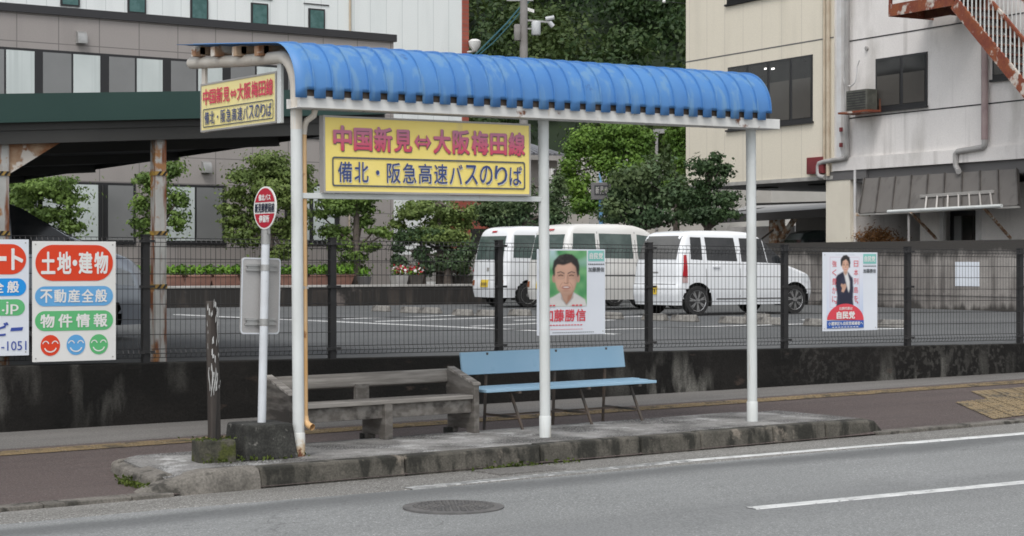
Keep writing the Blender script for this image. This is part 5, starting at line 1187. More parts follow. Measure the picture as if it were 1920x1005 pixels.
for px, py in ((154, 70), (388, 313)):
    x, y, z = atY(px, py, YB - .1); b = MB(); b.tube([(x, YB, z), (x, YB - .1, z)], .1, 14); b.box(x - .11, x + .11, YB - .18, YB - .09, z - .12, z + .02)
    o = MB(); r_ = [(YB, -.14), (YB - .16, -.14), (YB - .16, .02), (YB - .12, .1), (YB - .05, .14), (YB, .14)]
    o.add([(x - .11, yy, z + zz) for yy, zz in r_] + [(x + .11, yy, z + zz) for yy, zz in r_], [(0, 1, 2, 3, 4, 5), (11, 10, 9, 8, 7, 6)] + [(i, i + 6, i + 7, i + 1) for i in range(5)]); o.build('vent_hood', 'galv', gb, smooth=50)
for px in (193, 655):
    x = gx(px, YB - .05); MB().tube([(x, YB - .05, 1.0), (x, YB - .05, 3.3)], .02, 6).build('conduit', 'beige_pipe' if px > 300 else 'wire', gb)
YH = 48.0; XH = gx(866, YH)
ht = thing('white_building', (26, YH, .5), 'tall white-sided building with small teal-curtained windows', 'building')
MB().box(0, XH, YH, YH + 10, .4, 16).build('wall', 'white_siding', ht)
MB().box(XH + .002, XH + .24, YH - .03, YH + 10, .4, 16).build('brick_pier', 'red_brick', ht)
for px, pb in ((131, 12), (256, 25.5), (373, 37.5), (486, 47), (593, 56.5)):
    x, y, z = atY(px, pb, YH); f = MB(); f.box(x - .27, x + .27, YH - .05, YH - .002, z, z + .62); f = f.build('window', 'dark_frame', ht)
    MB().box(x - .22, x + .22, YH - .058, YH - .051, z + .04, z + .57).build('pane', 'teal_pane', f)
    MB().box(x - .42, x + .42, YH - .03, YH - .002, z + .74, z + .765).build('drip_line', 'cap_dark', f)
xg = gx(655, YH); MB().tube([(xg, YH - .05, 7.5), (xg, YH - .05, 16)], .035, 8).build('drain_pipe', 'beige_pipe', ht)
rb = thing('brick_annex', (XH + 1, YH - .6, .5), 'low red-brown brick entrance block with a dark doorway', 'building')
xa, xb = gx(862, YH - .6), gx(935, YH - .6)
MB().box(xa, xb, YH - .6, YH - .05, .5, 3.6).build('wall', 'red_brick', rb)
xd = gx(882, YH - .6); MB().box(xd, xd + .9, YH - .64, YH - .602, .5, 2.55).build('doorway', 'dark_room', rb)
MB().box(XH - 4.5, XH + 3, 46.6, 46.66, .95, 1.75).build('rail_panel', 'grey_frame', rb)
fl = thing('floodlight', atY(876, 100, YH - .1), 'white floodlight on an arm at the brick pier', 'floodlight')
x, y, z = atY(876, 98, YH - .1); MB().tube([(x, y, z), (x + .3, y - .1, z + .05)], .03, 8).build('arm', 'pale_pipe', fl)
MB().lathe([(.06, -.1), (.17, .05), (.2, .2), (.1, .26)], (x + .2, y - .12, z + .14), 16).build('lamp_head', 'sign_white', fl, smooth=40)

# ================================================================== RIGHT: BOUNDARY WALL, CREAM AND WHITE BUILDING, FIRE STAIR
w0, w1 = V(32.6, 45.7, 0), V(28.0, 7.0, 0); wu = (w1 - w0).normalized(); wnn = V(wu.y, -wu.x, 0)
if wnn.x > 0: wnn = -wnn
fw = FR((30.97, 31.98, LOT), wu, wnn)
bw = thing('boundary_wall', (30.9, 31, LOT), 'long rain-stained concrete wall along the right side of the car park', 'wall')
o = MB().fbox(fw, -13, 22, -.3, 1.46, -.15, 0).build('wall', 'block_wall', bw, root=None); 
for b_ in (.30,): MB().fbox(fw, -13, 22, b_, b_ + .05, .001, .02).build('ledge', 'block_wall', bw)
a0, b1 = fw.px(1791, 491, .012); a1, b0 = fw.px(1836, 537, .012)
nt = thing('notice', fw.p((a0 + a1) / 2, b0, .012), 'blank white paper notice on the stained concrete wall', 'notice'); MB().fbox(fw, a0, a1, b0, b1, .004, .012).build('sheet', 'sign_white_cool', nt)
ORGF = V(32.55, 32.4, 0); fuu = V(-.119, -1, 0).normalized(); fnn = V(-1, .119, 0).normalized()
fc = FR(ORGF, fuu, fnn)
P = lambda px, py, c=0: fc.px(px, py, c)
aL = P(1286, 200)[0]; aC = P(1563, 200)[0]; aP = P(1605, 350)[0]
cbz = 3.56
cb = thing('cream_building', fc.p(-3, 0), 'cream panelled building raised on columns with dark windows', 'building')
MB().fbox(fc, aL, aC, cbz, 14, -6.5, 0).build('wall', 'cream_siding', cb)
MB().fbox(fc, aL - .02, aC, cbz - .03, cbz - .002, -6.5, .03).build('soffit', 'grey_box', cb)
MB().fbox(fc, aL - .02, aC, cbz - .02, cbz + .07, .002, .035).build('edge_trim', 'pale_cap', cb)
for k in (.25, .62): MB().fbox(fc, aL * (1 - k) + aC * k, aL * (1 - k) + aC * k + .7, cbz - .06, cbz - .032, -1.4, -1.1).build('soffit_lamp', 'dark_room', cb)
zl = P(1563, 70)[1]; MB().fbox(fc, aL, aC, zl - .015, zl + .015, .001, .006).build('floor_joint', 'seam', cb)
a0, b1 = P(1549, 312, 0); a1 = P(1594, 350, 0)[0]; MB().fbox(fc, a0, a1, .4, 3.75, -.62, .004).build('column', 'cream_plain', cb)
def window(root, pL, pR, top, bot, mull, m='brown_pane', lit=False):
    a0, _ = P(pL, top); a1, _ = P(pR, top); b1 = P(pL, top)[1]; b0 = P(pL, bot)[1]
    w_ = MB(); w_.fbox(fc, a0, a1, b0, b1, -.08, .012); w_ = w_.build('window', 'dark_frame', root)
    edges = [0] + mull + [1]
    for u, v in zip(edges, edges[1:]):
        x0 = a0 + (a1 - a0) * u + .05; x1 = a0 + (a1 - a0) * v - .05; hb = b0 + .09; ht_ = b1 - .05; zm = hb + (ht_ - hb) * .66
        MB().fbox(fc, x0, x1, hb, ht_, .013, .018).build('pane', 'dark_pane', w_)
        MB().fbox(fc, x0 + .01, x1 - .02, hb + .01, zm, .019, .021).build('blind', m, w_)
    MB().fbox(fc, a0 - .04, a1 + .04, b0 - .05, b0 - .002, 0, .07).build('sill', 'dark_frame', w_)
window(cb, 1365, 1524, 127, 244, [.25, .5, .76])
em = bpy.data.materials.new('lamp_glow'); em.use_nodes = True; em.node_tree.nodes['Principled BSDF'].inputs['Emission Color'].default_value = (1, .97, .9, 1); em.node_tree.nodes['Principled BSDF'].inputs['Emission Strength'].default_value = 1.2
for px_e, w_e in ((1449, .07), (1435, .05)): a_, b_ = P(px_e, 129, .02); MB().fbox(fc, a_ - w_e, a_ + w_e, b_ - .02, b_ + .02, .0185, .021).build('ceiling_lamp', em, cb); window(cb, 1363, 1480, -80, 9, [.34, .67])
for px, m, r_ in ((1546, 'beige_pipe', .04), (1553, 'beige_pipe', .05)):
    a, _ = P(px, 100, .06); z1_ = 14; z0_ = P(px, 330, .06)[1] if px > 1550 else P(px, 300, .06)[1]
    MB().tube([fc.p(a, z1_, .07), fc.p(a, z0_, .07)], r_, 8).build('riser_pipe', m, cb)
wbz = P(1605, 317)[1]
wbd = thing('white_building', fc.p(5, 0), 'stained white rendered building with a rusty outside stair', 'building')
aE = 24.0
MB().fbox(fc, aC + .003, aE, wbz, 14, -7, -.02).build('wall', 'stained_white', wbd)
MB().fbox(fc, aC + .003, aE, wbz - .02, wbz + .28, -.018, .05).build('floor_edge', 'stained_white', wbd)
for px_a, py_a in ((1600, 76), (1600, 221)):
    z = P(px_a, py_a)[1]; MB().fbox(fc, aC + .25, aE, z - .014, z + .014, -.021, -.012).build('floor_joint', 'wire', wbd)
window(wbd, 1642, 1738, 111, 208, [.52]); window(wbd, 1861, 1935, 100, 150, [.5])
# pipes on the corner
a, _ = P(1573, 100, .1); MB().fbox(fc, a - .07, a + .10, P(1573, 300)[1], 14, .0, .12).build('corner_trim', 'pale_pipe', wbd)
a, _ = P(1588, 100, .1); zb = P(1588, 297, .1)[1]
MB().tube([fc.p(a, 14, .1), fc.p(a, zb + .08, .1), fc.p(a - .04, zb + .02, .1), fc.p(a - .1, zb, .1), fc.p(P(1545, 300, .1)[0], zb - .04, .1), fc.p(P(1536, 300, .1)[0], zb - .07, .1), fc.p(P(1534, 300, .1)[0], zb - .14, .1), fc.p(P(1534, 300, .1)[0], zb - .34, .1), fc.p(P(1538, 300, .1)[0], zb - .4, .1), fc.p(P(1545, 300, .1)[0], zb - .42, .08)], .06, 10).build('drain_pipe', 'grey_pipe', wbd, smooth=50)
a, _ = P(1846, 200, .1); zb = P(1846, 262, .1)[1]; zc = P(1846, 276, .1)[1]
MB().tube([fc.p(a, P(1846, 80, .1)[1], .1), fc.p(a, zb, .1)], .075, 10).build('drain_pipe', 'mauve_pipe', wbd, smooth=50)
q = P(1792, 285, .1)[0]; MB().tube([fc.p(a, zb, .1), fc.p(a, zc + .05, .1), fc.p(a - .06, zc, .1), fc.p(q + .06, zc - .05, .1), fc.p(q, zc - .1, .1), fc.p(q, zc - .36, .1), fc.p(q + .1, zc - .46, .12), fc.p(q + .2, zc - .5, .2)], .065, 10).build('drain_elbow', 'grey_pipe', wbd, smooth=50)
for px, py, r_ in ((1625, 91, .05),): a, b_ = P(px, py); MB().tube([fc.p(a, b_, -.02), fc.p(a, b_, .03)], r_, 10).build('wall_plug', 'grey_pipe', wbd)
a, b_ = P(1582, 150, .15); pts = [fc.p(*P(x_, y_, .1), .1) for x_, y_ in ((1611, 113), (1607, 125), (1606, 140), (1603, 155), (1595, 162), (1585, 160), (1582, 148), (1585, 135), (1590, 133))]; MB().tube(pts, .018, 6).build('loose_cable', 'pale_pipe', wbd)
for px, py in ((1580, 243), (1580, 272)): a, b_ = P(px, py, .1); MB().fbox(fc, a - .05, a + .03, b_ - .05, b_ + .05, .12, .17).build('meter_box', 'red_box', wbd)
a0, b1 = P(1518, 296, .02); a1, b0 = P(1549, 325, .02); rbx = thing('red_box', fc.p((a0 + a1) / 2, b0, .1), 'dark red metal box on the cream wall by the drain pipe', 'box')
MB().fbox(fc, a0, a1, b0, b1, .002, .12).build('case', 'red_box', rbx, bevel=.01); MB().fbox(fc, a0 + .04, a1 - .04, b0 + .05, b1 - .05, .121, .13).build('lid', 'red_box', rbx)
# air conditioner on a rusty shelf
a0, b1 = P(1583, 171, .45); a1, b0 = P(1622, 208, .45); ac = thing('air_conditioner', fc.p((a0 + a1) / 2, b0, .25), 'grimy air conditioner unit on a rusty bracket by the window', 'air conditioner')
a0 += .02; a1 += .02
MB().fbox(fc, a0, a1, b0 + .03, b1, .1, .42).build('case', 'ac_grey', ac, bevel=.015)
mb = MB()
for k in range(7): z = b0 + .09 + k * (b1 - b0 - .16) / 6; mb.fbox(fc, a0 + .05, a1 - .05, z - .01, z + .01, .421, .43)
mb.build('grille', 'dark_frame', ac); MB().fbox(fc, a0 - .003, a0 - .001, b0 + .06, b1 - .03, .12, .4).build('side_panel', 'cream_pipe', ac)
MB().fbox(fc, a0 - .2, a1 + .1, b0 - .02, b0 + .027, .0, .5).build('shelf', 'rust_red', ac)
for a_ in (a0, a1): MB().bar(fc.p(a_, b0, .02), fc.p(a_, b0 + .3, .02), .04, .04, tuple(fnn)).build('bracket', 'rust_dark', ac)
# recessed ground floor
gf = wbz - .022
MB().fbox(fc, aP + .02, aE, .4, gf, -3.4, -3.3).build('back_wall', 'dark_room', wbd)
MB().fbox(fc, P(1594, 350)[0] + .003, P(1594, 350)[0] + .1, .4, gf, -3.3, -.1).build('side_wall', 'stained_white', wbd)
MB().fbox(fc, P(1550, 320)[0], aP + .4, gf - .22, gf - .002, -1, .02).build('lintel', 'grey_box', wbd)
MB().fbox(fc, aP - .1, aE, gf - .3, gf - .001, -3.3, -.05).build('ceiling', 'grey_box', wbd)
def gfw(pL, pR, m, c=-1.0, zt=3.3):
    a0, a1 = P(pL, 400, c)[0], P(pR, 400, c)[0]; MB().fbox(fc, a0, a1, .4, zt, c - .1, c).build('ground_floor_wall', m, wbd)
gfw(1725, 1768, 'stained_white'); gfw(1838, 2050, 'stained_white')
a0, a1 = P(1769, 400, -1.0)[0], P(1837, 400, -1.0)[0]; f = MB().fbox(fc, a0, a1, .6, 2.9, -1.3, -1.2).build('door_window', 'dark_frame', wbd)
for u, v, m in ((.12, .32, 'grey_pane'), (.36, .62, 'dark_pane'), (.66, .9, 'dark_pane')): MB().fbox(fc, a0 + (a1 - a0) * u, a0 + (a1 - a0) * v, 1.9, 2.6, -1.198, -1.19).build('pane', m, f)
for u in (0, 1): a_ = a0 + (a1 - a0) * u; MB().fbox(fc, a_ - .06, a_ + .06, .6, 2.9, -.998, -.93).build('door_jamb', 'pale_pipe', wbd)
# sloping sheet awning with its stays
t0, t1 = P(1623, 336, .05), P(1908, 318, .05); u0, u1 = P(1613, 401, .55), P(1912, 386, .55)
A0, A1, B0, B1 = fc.p(t0[0], t0[1], .05), fc.p(t1[0], t1[1], .05), fc.p(u0[0], u0[1], .55), fc.p(u1[0], u1[1], .55)
nn = (A1 - A0).cross(B0 - A0).normalized() * .03
MB().hexa([B0 - nn, B1 - nn, A1 - nn, A0 - nn], [B0, B1, A1, A0]).build('awning', 'awning', wbd)
for k in range(10):
    u = (k + .0) / 9; p_, q_ = A0.lerp(A1, u), B0.lerp(B1, u); s = -1 if nn.dot(fnn) < 0 else 1
    MB().bar(p_ + nn * s * .9, q_ + nn * s * .9, .03, .09, tuple(nn)).build('awning_rib', 'awning_rib', wbd)
MB().bar(B0 + V(0, 0, -.02), B1 + V(0, 0, -.02), .05, .04).build('awning_edge', 'grey_frame', wbd)
e0_, e1_ = P(1665, 397, .75), P(1878, 386, .75); MB().tube([fc.p(e0_[0], e0_[1], .75), fc.p(e1_[0], e1_[1], .75)], .04, 8).build('awning_gutter', 'white_post', wbd)
for a_, b_, c_ in (((1708, 398), (1755, 447), 0), ((1846, 391), (1895, 447), 0)):
    p_, q_ = P(*a_, .6), P(*b_, -.85); MB().bar(fc.p(p_[0], p_[1], .6), fc.p(q_[0], q_[1], -.85), .05, .05).build('awning_stay', 'rusty_purlin', wbd)
a_ = P(1704, 400, .5); MB().tube([fc.p(a_[0], a_[1], .5), fc.p(a_[0], 1.5, .5)], .03, 8).build('awning_prop', 'grey_pipe', wbd)
pp_ = [P(1605, 402, .5), P(1630, 403, .5)]; MB().bar(fc.p(*pp_[0], .5), fc.p(*pp_[1], .5), .06, .08).build('rusty_end', 'rusty_purlin', wbd)
q_ = P(1603, 322, .03)[0]; MB().tube([fc.p(q_, gf, .03), fc.p(q_, P(1603, 400, .03)[1], .03)], .035, 8).build('drop_pipe', 'pale_pipe', wbd)
# ladder lying along the awning
def on_awn(px, py): 
    n_ = (A1 - A0).cross(B0 - A0).normalized(); n_ = n_ if n_.dot(fnn) > 0 else -n_; O_ = A0 + n_ * .07
    d = ray(px); r = V(d[0], d[1], (HY - py) / F); D = (O_ - V(0, 0, EYE)).dot(n_) / r.dot(n_); return V(0, 0, EYE) + r * D
ld = thing('ladder', on_awn(1790, 380), 'grey metal ladder stored flat along the sloping awning', 'ladder')
MB().bar(on_awn(1726, 368), on_awn(1864, 359), .05, .07).build('rail', 'grey_frame', ld); MB().bar(on_awn(1722, 396), on_awn(1868, 386), .05, .07).build('rail', 'grey_frame', ld)
for k in range(7):
    u = (k + .6) / 7; MB().bar(on_awn(1726 + 138 * u, 368 - 9 * u), on_awn(1722 + 146 * u, 396 - 10 * u), .035, .035).build('rung', 'grey_frame', ld)
bh = fc.p(P(1640, 440, -.3)[0], 1.85, -.3)
db = thing('dry_bush', bh, 'dry orange-brown bush behind the stained concrete wall', 'bush')
leaf_mesh('dry_leaves', np.concatenate([blob(fc.p(P(x_, 440, -.3)[0], 2.0 + h, -.3), .5, .5, .3, 500) for x_, h in ((1632, .15), (1648, .12), (1662, .02), (1675, -.1))]), .05, 'leaf_dry', db, aspect=.25)
mb = MB()
for k in range(9): p_ = bh + V(random.uniform(-.2, .2), random.uniform(-.9, .6), 0); mb.tube([(p_.x, p_.y, LOT), (p_.x + random.uniform(-.1, .1), p_.y, 2.0)], .012, 5)
mb.build('stems', 'bark', db)
# fire stair
fs_ = thing('fire_stair', fc.p(8, 6, .8), 'rusty red outside steel stair with pale balusters on the white wall', 'stair')
c0_, c1_ = .25, 1.25
lA0, lz_ = P(1668, 22, c1_); lA1 = P(1783, 5, c1_)[0]; zt = P(1668, 9, c1_)[1]; zb = P(1668, 31, c1_)[1]
MB().fbox(fc, lA0, lA1, zt - .05, zt - .01, c0_, c1_ - .04).build('landing', 'rust_dark', fs_)
MB().fbox(fc, lA0, lA1 + .05, zb, zt, c1_ - .038, c1_).build('landing_beam', 'rust_red', fs_); MB().fbox(fc, lA0 - .05, lA0 - .002, zb, zt, -.02, c1_).build('landing_beam', 'rust_red', fs_)
MB().fbox(fc, lA0, lA1, zb, zt, c0_ - .04, c0_ - .002).build('landing_beam', 'rust_dark', fs_)
MB().fbox(fc, lA0 + .8, lA1 - .2, zb - .0, zb + .08, -.02, c0_ - .05).build('cantilever', 'rust_dark', fs_)
MB().fbox(fc, lA0 - .04, lA0 + .02, zt, zt + 1.1, c1_ - .06, c1_).build('rail_post', 'rust_red', fs_)
for h_ in (.12, .5, 1.05): MB().bar(fc.p(lA0, zt + h_, c1_ - .03), fc.p(lA1, zt + h_, c1_ - .03), .04, .04).build('landing_rail', 'rust_red', fs_)
s0, s1 = P(1789, 6, c1_), P(1935, 184, c1_)
D_ = (s1[0] - s0[0], s1[1] - s0[1]); ext = 1.7
sA = fc.p(s0[0], s0[1], c1_); sB = fc.p(s0[0] + D_[0] * ext, s0[1] + D_[1] * ext, c1_)
for c_, m in ((c1_, 'rust_red'), (c0_, 'rust_dark')):
    sh_ = fnn * (c_ - c1_); MB().bar(sA + sh_, sB + sh_, .05, .27, (0, 0, 1)).build('stringer', m, fs_)
    MB().bar(sA + sh_ + V(0, 0, .98), sB + sh_ + V(0, 0, .98), .05, .06).build('handrail', 'rust_red', fs_)
    n_ = 30
    for k in range(n_ + 1):
        p_ = sA.lerp(sB, (k + .3) / (n_ + 1)) + sh_
        MB().bar(p_ + V(0, 0, .12), p_ + V(0, 0, .97), .022, .022, tuple(fuu)).build('baluster', 'white_post', fs_)
nst = 17
for k in range(nst):
    p_ = sA.lerp(sB, (k + .5) / nst) - fnn * .03; q_ = p_ - fnn * (c1_ - c0_ - .06)
    MB().bar(p_, q_, .26, .035).build('tread', 'rust_dark', fs_)
    MB().bar(p_ - fuu * .13 + V(0, 0, -.07), q_ - fuu * .13 + V(0, 0, -.07), .012, .10).build('riser', 'grey_pipe', fs_)

# ================================================================== FAR THINGS: carport, houses, poles, hill
fcx = thing('carport', at(1460, 420, 58), 'pale tin-roofed carport on a rusty post beyond the right van', 'carport')
B_ = lambda px, py, D: V(*at(px, py, D))
mb = MB(); q = [B_(1350, 404, 54), B_(1550, 395, 50), B_(1560, 380, 60), B_(1400, 386, 64)]; mb.hexa([p - V(0, 0, .06) for p in q], q); mb.build('roof', 'tin_roof', fcx)
MB().bar(B_(1352, 411, 54), B_(1550, 399, 50), .1, .22).build('fascia', 'grey_box', fcx)
MB().bar(B_(1400, 384, 64), B_(1560, 380, 60), .1, .1).build('roof_beam', 'dark_room', fcx); MB().bar(B_(1385, 397, 57), B_(1470, 386, 62), .2, .05).build('roof_rib', 'dark_room', fcx)
p_ = B_(1457, 440, 52.5); MB().box(p_.x - .16, p_.x + .16, p_.y - .16, p_.y + .16, LOT, B_(1457, 406, 52.5).z).build('post', 'rusty_purlin', fcx)
MB().bar(B_(1462, 452, 52.4), B_(1490, 410, 52), .12, .12).build('brace', 'rusty_purlin', fcx)
MB().bar(B_(1452, 430, 52.4), B_(1428, 448, 52.4), .05, .05).build('brace', 'bench_leg', fcx)
gr = thing('garage', B_(1420, 460, 66), 'pale shuttered garage wall under the far tin carport', 'garage')
mb = MB(); a_, b_ = B_(1362, 450, 63), B_(1490, 450, 60); mb.hexa([(a_.x, a_.y, .4), (b_.x, b_.y, .4), (b_.x + 4, b_.y + 3, .4), (a_.x + 4, a_.y + 3, .4)], [(a_.x, a_.y, 2.7), (b_.x, b_.y, 2.7), (b_.x + 4, b_.y + 3, 2.7), (a_.x + 4, a_.y + 3, 2.7)]); mb.build('wall', 'white_pot', gr)
dv = Car(3.395, 1.475, 1.85, [(.22, .04), (.6, 0), (1.6, .12), (1.78, .25), (1.85, .5)], [(.22, 3.36), (.5, 3.395), (.9, 3.3), (1.1, 3.0), (1.6, 2.6), (1.78, 2.3), (1.85, 1.9)], HWV)
dvr = thing('dark_van', tuple(B_(1478, 470, 50.5).xy) + (LOT,), 'dark green van parked in the far carport by the cream column', 'van'); ORG[dvr.name] = V(0, 0, 0); dvr.rotation_euler.z = math.radians(-20)
dv.body(.22, [(.6, .28), (2.9, .28)], .34, 'dark_car', dvr); finish(dv, dvr, [(.6, .28), (2.9, .28)], .34, .26); wheels_for(dvr, dv, [(.6, .28), (2.9, .28)], .28, 'steel_rim', 0)
b = MB(); dv.side(b, [(.25, 1.1), (2.5, 1.1), (2.3, 1.6), (.3, 1.6)], .004, 5, -1); b.build('side_window', 'car_glass', dvr); b = MB(); dv.end(b, -.55, .55, 1.1, 1.6, True, .006, 5); b.build('rear_window', 'car_glass', dvr)
bk = thing('garage', B_(1520, 440, 58), 'dark-walled garage bay behind the dark green van', 'garage')
a_, b_ = B_(1492, 440, 57), B_(1570, 440, 54); MB().hexa([(a_.x, a_.y, .4), (b_.x, b_.y, .4), (b_.x + .3, b_.y + .3, .4), (a_.x + .3, a_.y + .3, .4)], [(a_.x, a_.y, 2.9), (b_.x, b_.y, 2.9), (b_.x + .3, b_.y + .3, 2.9), (a_.x + .3, a_.y + .3, 2.9)]).build('wall', 'grey_box', bk)
h1 = thing('house', B_(1500, 400, 82), 'beige-sided house with white gable trim seen beneath the cream building', 'house')
def wallbox(px0, px1, D0, D1, z1, depth, m, root, name='wall', z0=.3):
    a_, b_ = B_(px0, 400, D0), B_(px1, 400, D1); n_ = (b_ - a_).to_2d().orthogonal().normalized(); n_ = V(n_.x, n_.y, 0); n_ = n_ if n_.dot(view) > 0 else -n_; n_ *= depth
    MB().hexa([(a_.x, a_.y, z0), (b_.x, b_.y, z0), (b_.x + n_.x, b_.y + n_.y, z0), (a_.x + n_.x, a_.y + n_.y, z0)], [(a_.x, a_.y, z1), (b_.x, b_.y, z1), (b_.x + n_.x, b_.y + n_.y, z1), (a_.x + n_.x, a_.y + n_.y, z1)]).build(name, m, root)
wallbox(1448, 1640, 84, 78, 7, 6, 'beige_siding', h1); 
for x0_, x1_, m in ((1500, 1521, 'sign_white'), (1540, 1552, 'pale_blue_print')): wallbox(x0_, x1_, 81.8 - .12 * (x0_ - 1500) / 10, 81.4 - .12 * (x0_ - 1500) / 10, 6.6, .2, m, h1, 'wall_panel', 2)
MB().bar(B_(1440, 372, 81), B_(1475, 356, 81), .1, .3).build('gable_trim', 'sign_white', h1)
h2 = thing('house', B_(1400, 400, 76), 'pale cream corrugated house behind the small tree by the right post', 'house'); wallbox(1330, 1446, 78, 75, 4.6, 5, 'house_wall', h2)
h3 = thing('house', B_(1028, 380, 70), 'pale house with a grey tiled hip roof behind the middle post', 'house')
wallbox(950, 1045, 72, 70, B_(1030, 291, 70).z, 6, 'house_wall', h3)
e_ = B_(1057, 292, 69); r_ = B_(985, 258, 73); mb = MB(); q0, q1 = B_(930, 288, 71), e_; nb = V(2.5, 5, 0)
mb.add([q0, q1, q1 + nb, q0 + nb, r_ + V(-1, 1, .2), r_ + V(1, 2, 0)], [(0, 1, 5, 4), (1, 2, 5), (2, 3, 4, 5), (3, 0, 4), (3, 2, 1, 0)]); rf = mb.build('roof', 'roof_tile', h3)
for k in range(14):
    u = k / 13; p_ = q0.lerp(q1, u); t_ = (r_ + V(-1, 1, .2)).lerp(r_ + V(1, 2, 0), u); MB().bar(p_ + V(0, 0, .03), t_ + V(0, 0, .03), .12, .07).build('tile_row', 'roof_tile', rf)
MB().bar(q0 + V(0, 0, -.1), q1 + V(0, 0, -.1), .15, .18).build('eaves', 'pale_cap', h3)
wallbox(1026, 1033, 69.6, 69.4, B_(1030, 315, 69).z, .2, 'sign_white', h3, 'white_panel'); wallbox(1036, 1042, 69.5, 69.4, B_(1030, 318, 69).z, .2, 'dark_pane', h3, 'window', 4)
h4 = thing('house', B_(1085, 420, 66), 'low cream wall of a house behind the bright green tree', 'house'); wallbox(1000, 1330, 68, 64, B_(1085, 392, 66).z, 5, 'house_wall', h4); wallbox(1104, 1130, 65.6, 65.3, B_(1085, 396, 66).z, .2, 'white_pot', h4, 'shutter')
# sign on a light blue pole
bp = thing('sign_pole', B_(1127, 420, 46.2), 'light blue pole with a dark grey sign box among the trees', 'sign')
p_ = B_(1127, 440, 46.2); zt_ = B_(1127, 322, 46.2).z; MB().add([(p_.x + .055 * math.cos(a), p_.y + .055 * math.sin(a), z) for z in (.4,) for a in np.linspace(0, 6.283, 13)[:-1]] + [(p_.x + .055 * math.cos(a), p_.y + .055 * math.sin(a), zt_ - .18 + .18 * math.cos(a - 2.2)) for a in np.linspace(0, 6.283, 13)[:-1]], [(i, (i + 1) % 12, (i + 1) % 12 + 12, i + 12) for i in range(12)] + [tuple(range(12, 24))]).build('pole', 'blue_sign_pole', bp, smooth=40)
fbp = FR(V(p_.x, p_.y, 0) - V(CT, ST, 0) * .3, V(ST, -CT, 0), V(-CT, -ST, 0)); zz0, zz1 = B_(1127, 375, 46.2).z, B_(1127, 343, 46.2).z
MB().fbox(fbp, -.26, .24, zz0, zz1, -.16, 0).build('sign_box', 'grey_box', bp, bevel=.01); MB().fbox(fbp, -.18, .19, zz0 + .11, zz1 - .07, .002, .006).build('sign_plate', 'cap_dark', bp)
mb = MB()
for k in range(3): write(mb, fbp, '新見市'[k], -.15 + .11 * k, -.06 + .11 * k, zz0 + .14, zz1 - .10, .009, .02)
mb.build('sign_lettering', 'grey_frame', bp)
# utility pole with transformers and cables
up = thing('utility_pole', B_(982, 490, 76), 'grey concrete utility pole with pale transformers before the wooded hill', 'utility pole')
p_ = B_(982, 490, 76); MB().tube([(p_.x, p_.y, .3), (p_.x, p_.y, 14.5)], [.2, .15], 12).build('pole', 'concrete_pole', up, smooth=40)
def U(px, py, d=0): return B_(px, py, 76 - d)
def can(px, py0, py1, r, m='transformer'):
    a, b = U(px, py1, .1), U(px, py0, .1); MB().lathe([(r * .9, 0), (r, .04), (r, b.z - a.z - .06), (r * .8, b.z - a.z)], (a.x, a.y, a.z), 16).build('transformer', m, up, smooth=40)
can(1005, 40, 66, .19); can(970, 46, 76, .14, 'concrete_pole')
MB().bar(U(985, 38), U(1033, 42), .07, .07).build('crossarm', 'galv', up); MB().bar(U(976, 54), U(1002, 54), .06, .06).build('crossarm', 'galv', up); MB().bar(U(950, 0), U(1000, 0), .1, .1).build('crossarm', 'galv', up)
MB().tube([U(1023, 36), U(1039, 33)], .09, 10).build('lamp', 'transformer', up); MB().tube([U(1030, 42), U(1037, 50)], .1, 10).build('lamp', 'transformer', up)
for k in range(5): MB().tube([U(988 + 3 * k, 14 + k), U(988 + 3 * k, 20 + k)], .04, 6).build('insulator', 'sign_white', up)
def cable(name, pts, r, m, lab): o = thing(name, pts[0], lab, 'cable'); MB().tube(pts, r, 5).build('wire', m, o)
cable('cable', [U(992, 0), U(975, 14), U(950, 44), U(920, 74), U(890, 104), U(870, 124)], .035, 'cable', 'teal cable slanting down from the utility pole, upper strand')
cable('cable', [U(996, -2), U(978, 20), U(955, 48), U(925, 80), U(897, 104), U(880, 120)], .025, 'cable', 'teal cable slanting down from the utility pole, lower strand')
cable('cable', [B_(1190, -3, 74), B_(1245, 3, 72), B_(1300, 8, 70)], .012, 'wire', 'thin overhead wire with a white ball near the cream building')
tb_ = thing('marker_ball', B_(1245, 3, 72), 'small white marker ball on the overhead wire', 'marker ball'); MB().lathe([(.02, -.06), (.06, -.04), (.07, 0), (.06, .04), (.02, .06)], B_(1245, 3, 72), 12).build('ball', 'sign_white', tb_, smooth=60)
lp = thing('street_lamp', B_(1231, 430, 62), 'grey lamp post with a pale box head beside the bright green tree', 'street lamp')
p_ = B_(1231, 430, 62); MB().tube([(p_.x, p_.y, .4), (p_.x, p_.y, B_(1231, 250, 62).z)], .05, 8).build('post', 'grey_pipe', lp); q_ = B_(1238, 246, 62); MB().bar(q_ - V(.2, -.14, 0), q_ + V(.2, -.14, 0), .12, .14).build('lamp_head', 'galv', lp); MB().bar(B_(1224, 251, 62), B_(1235, 251, 62), .05, .05).build('bracket', 'galv', lp)

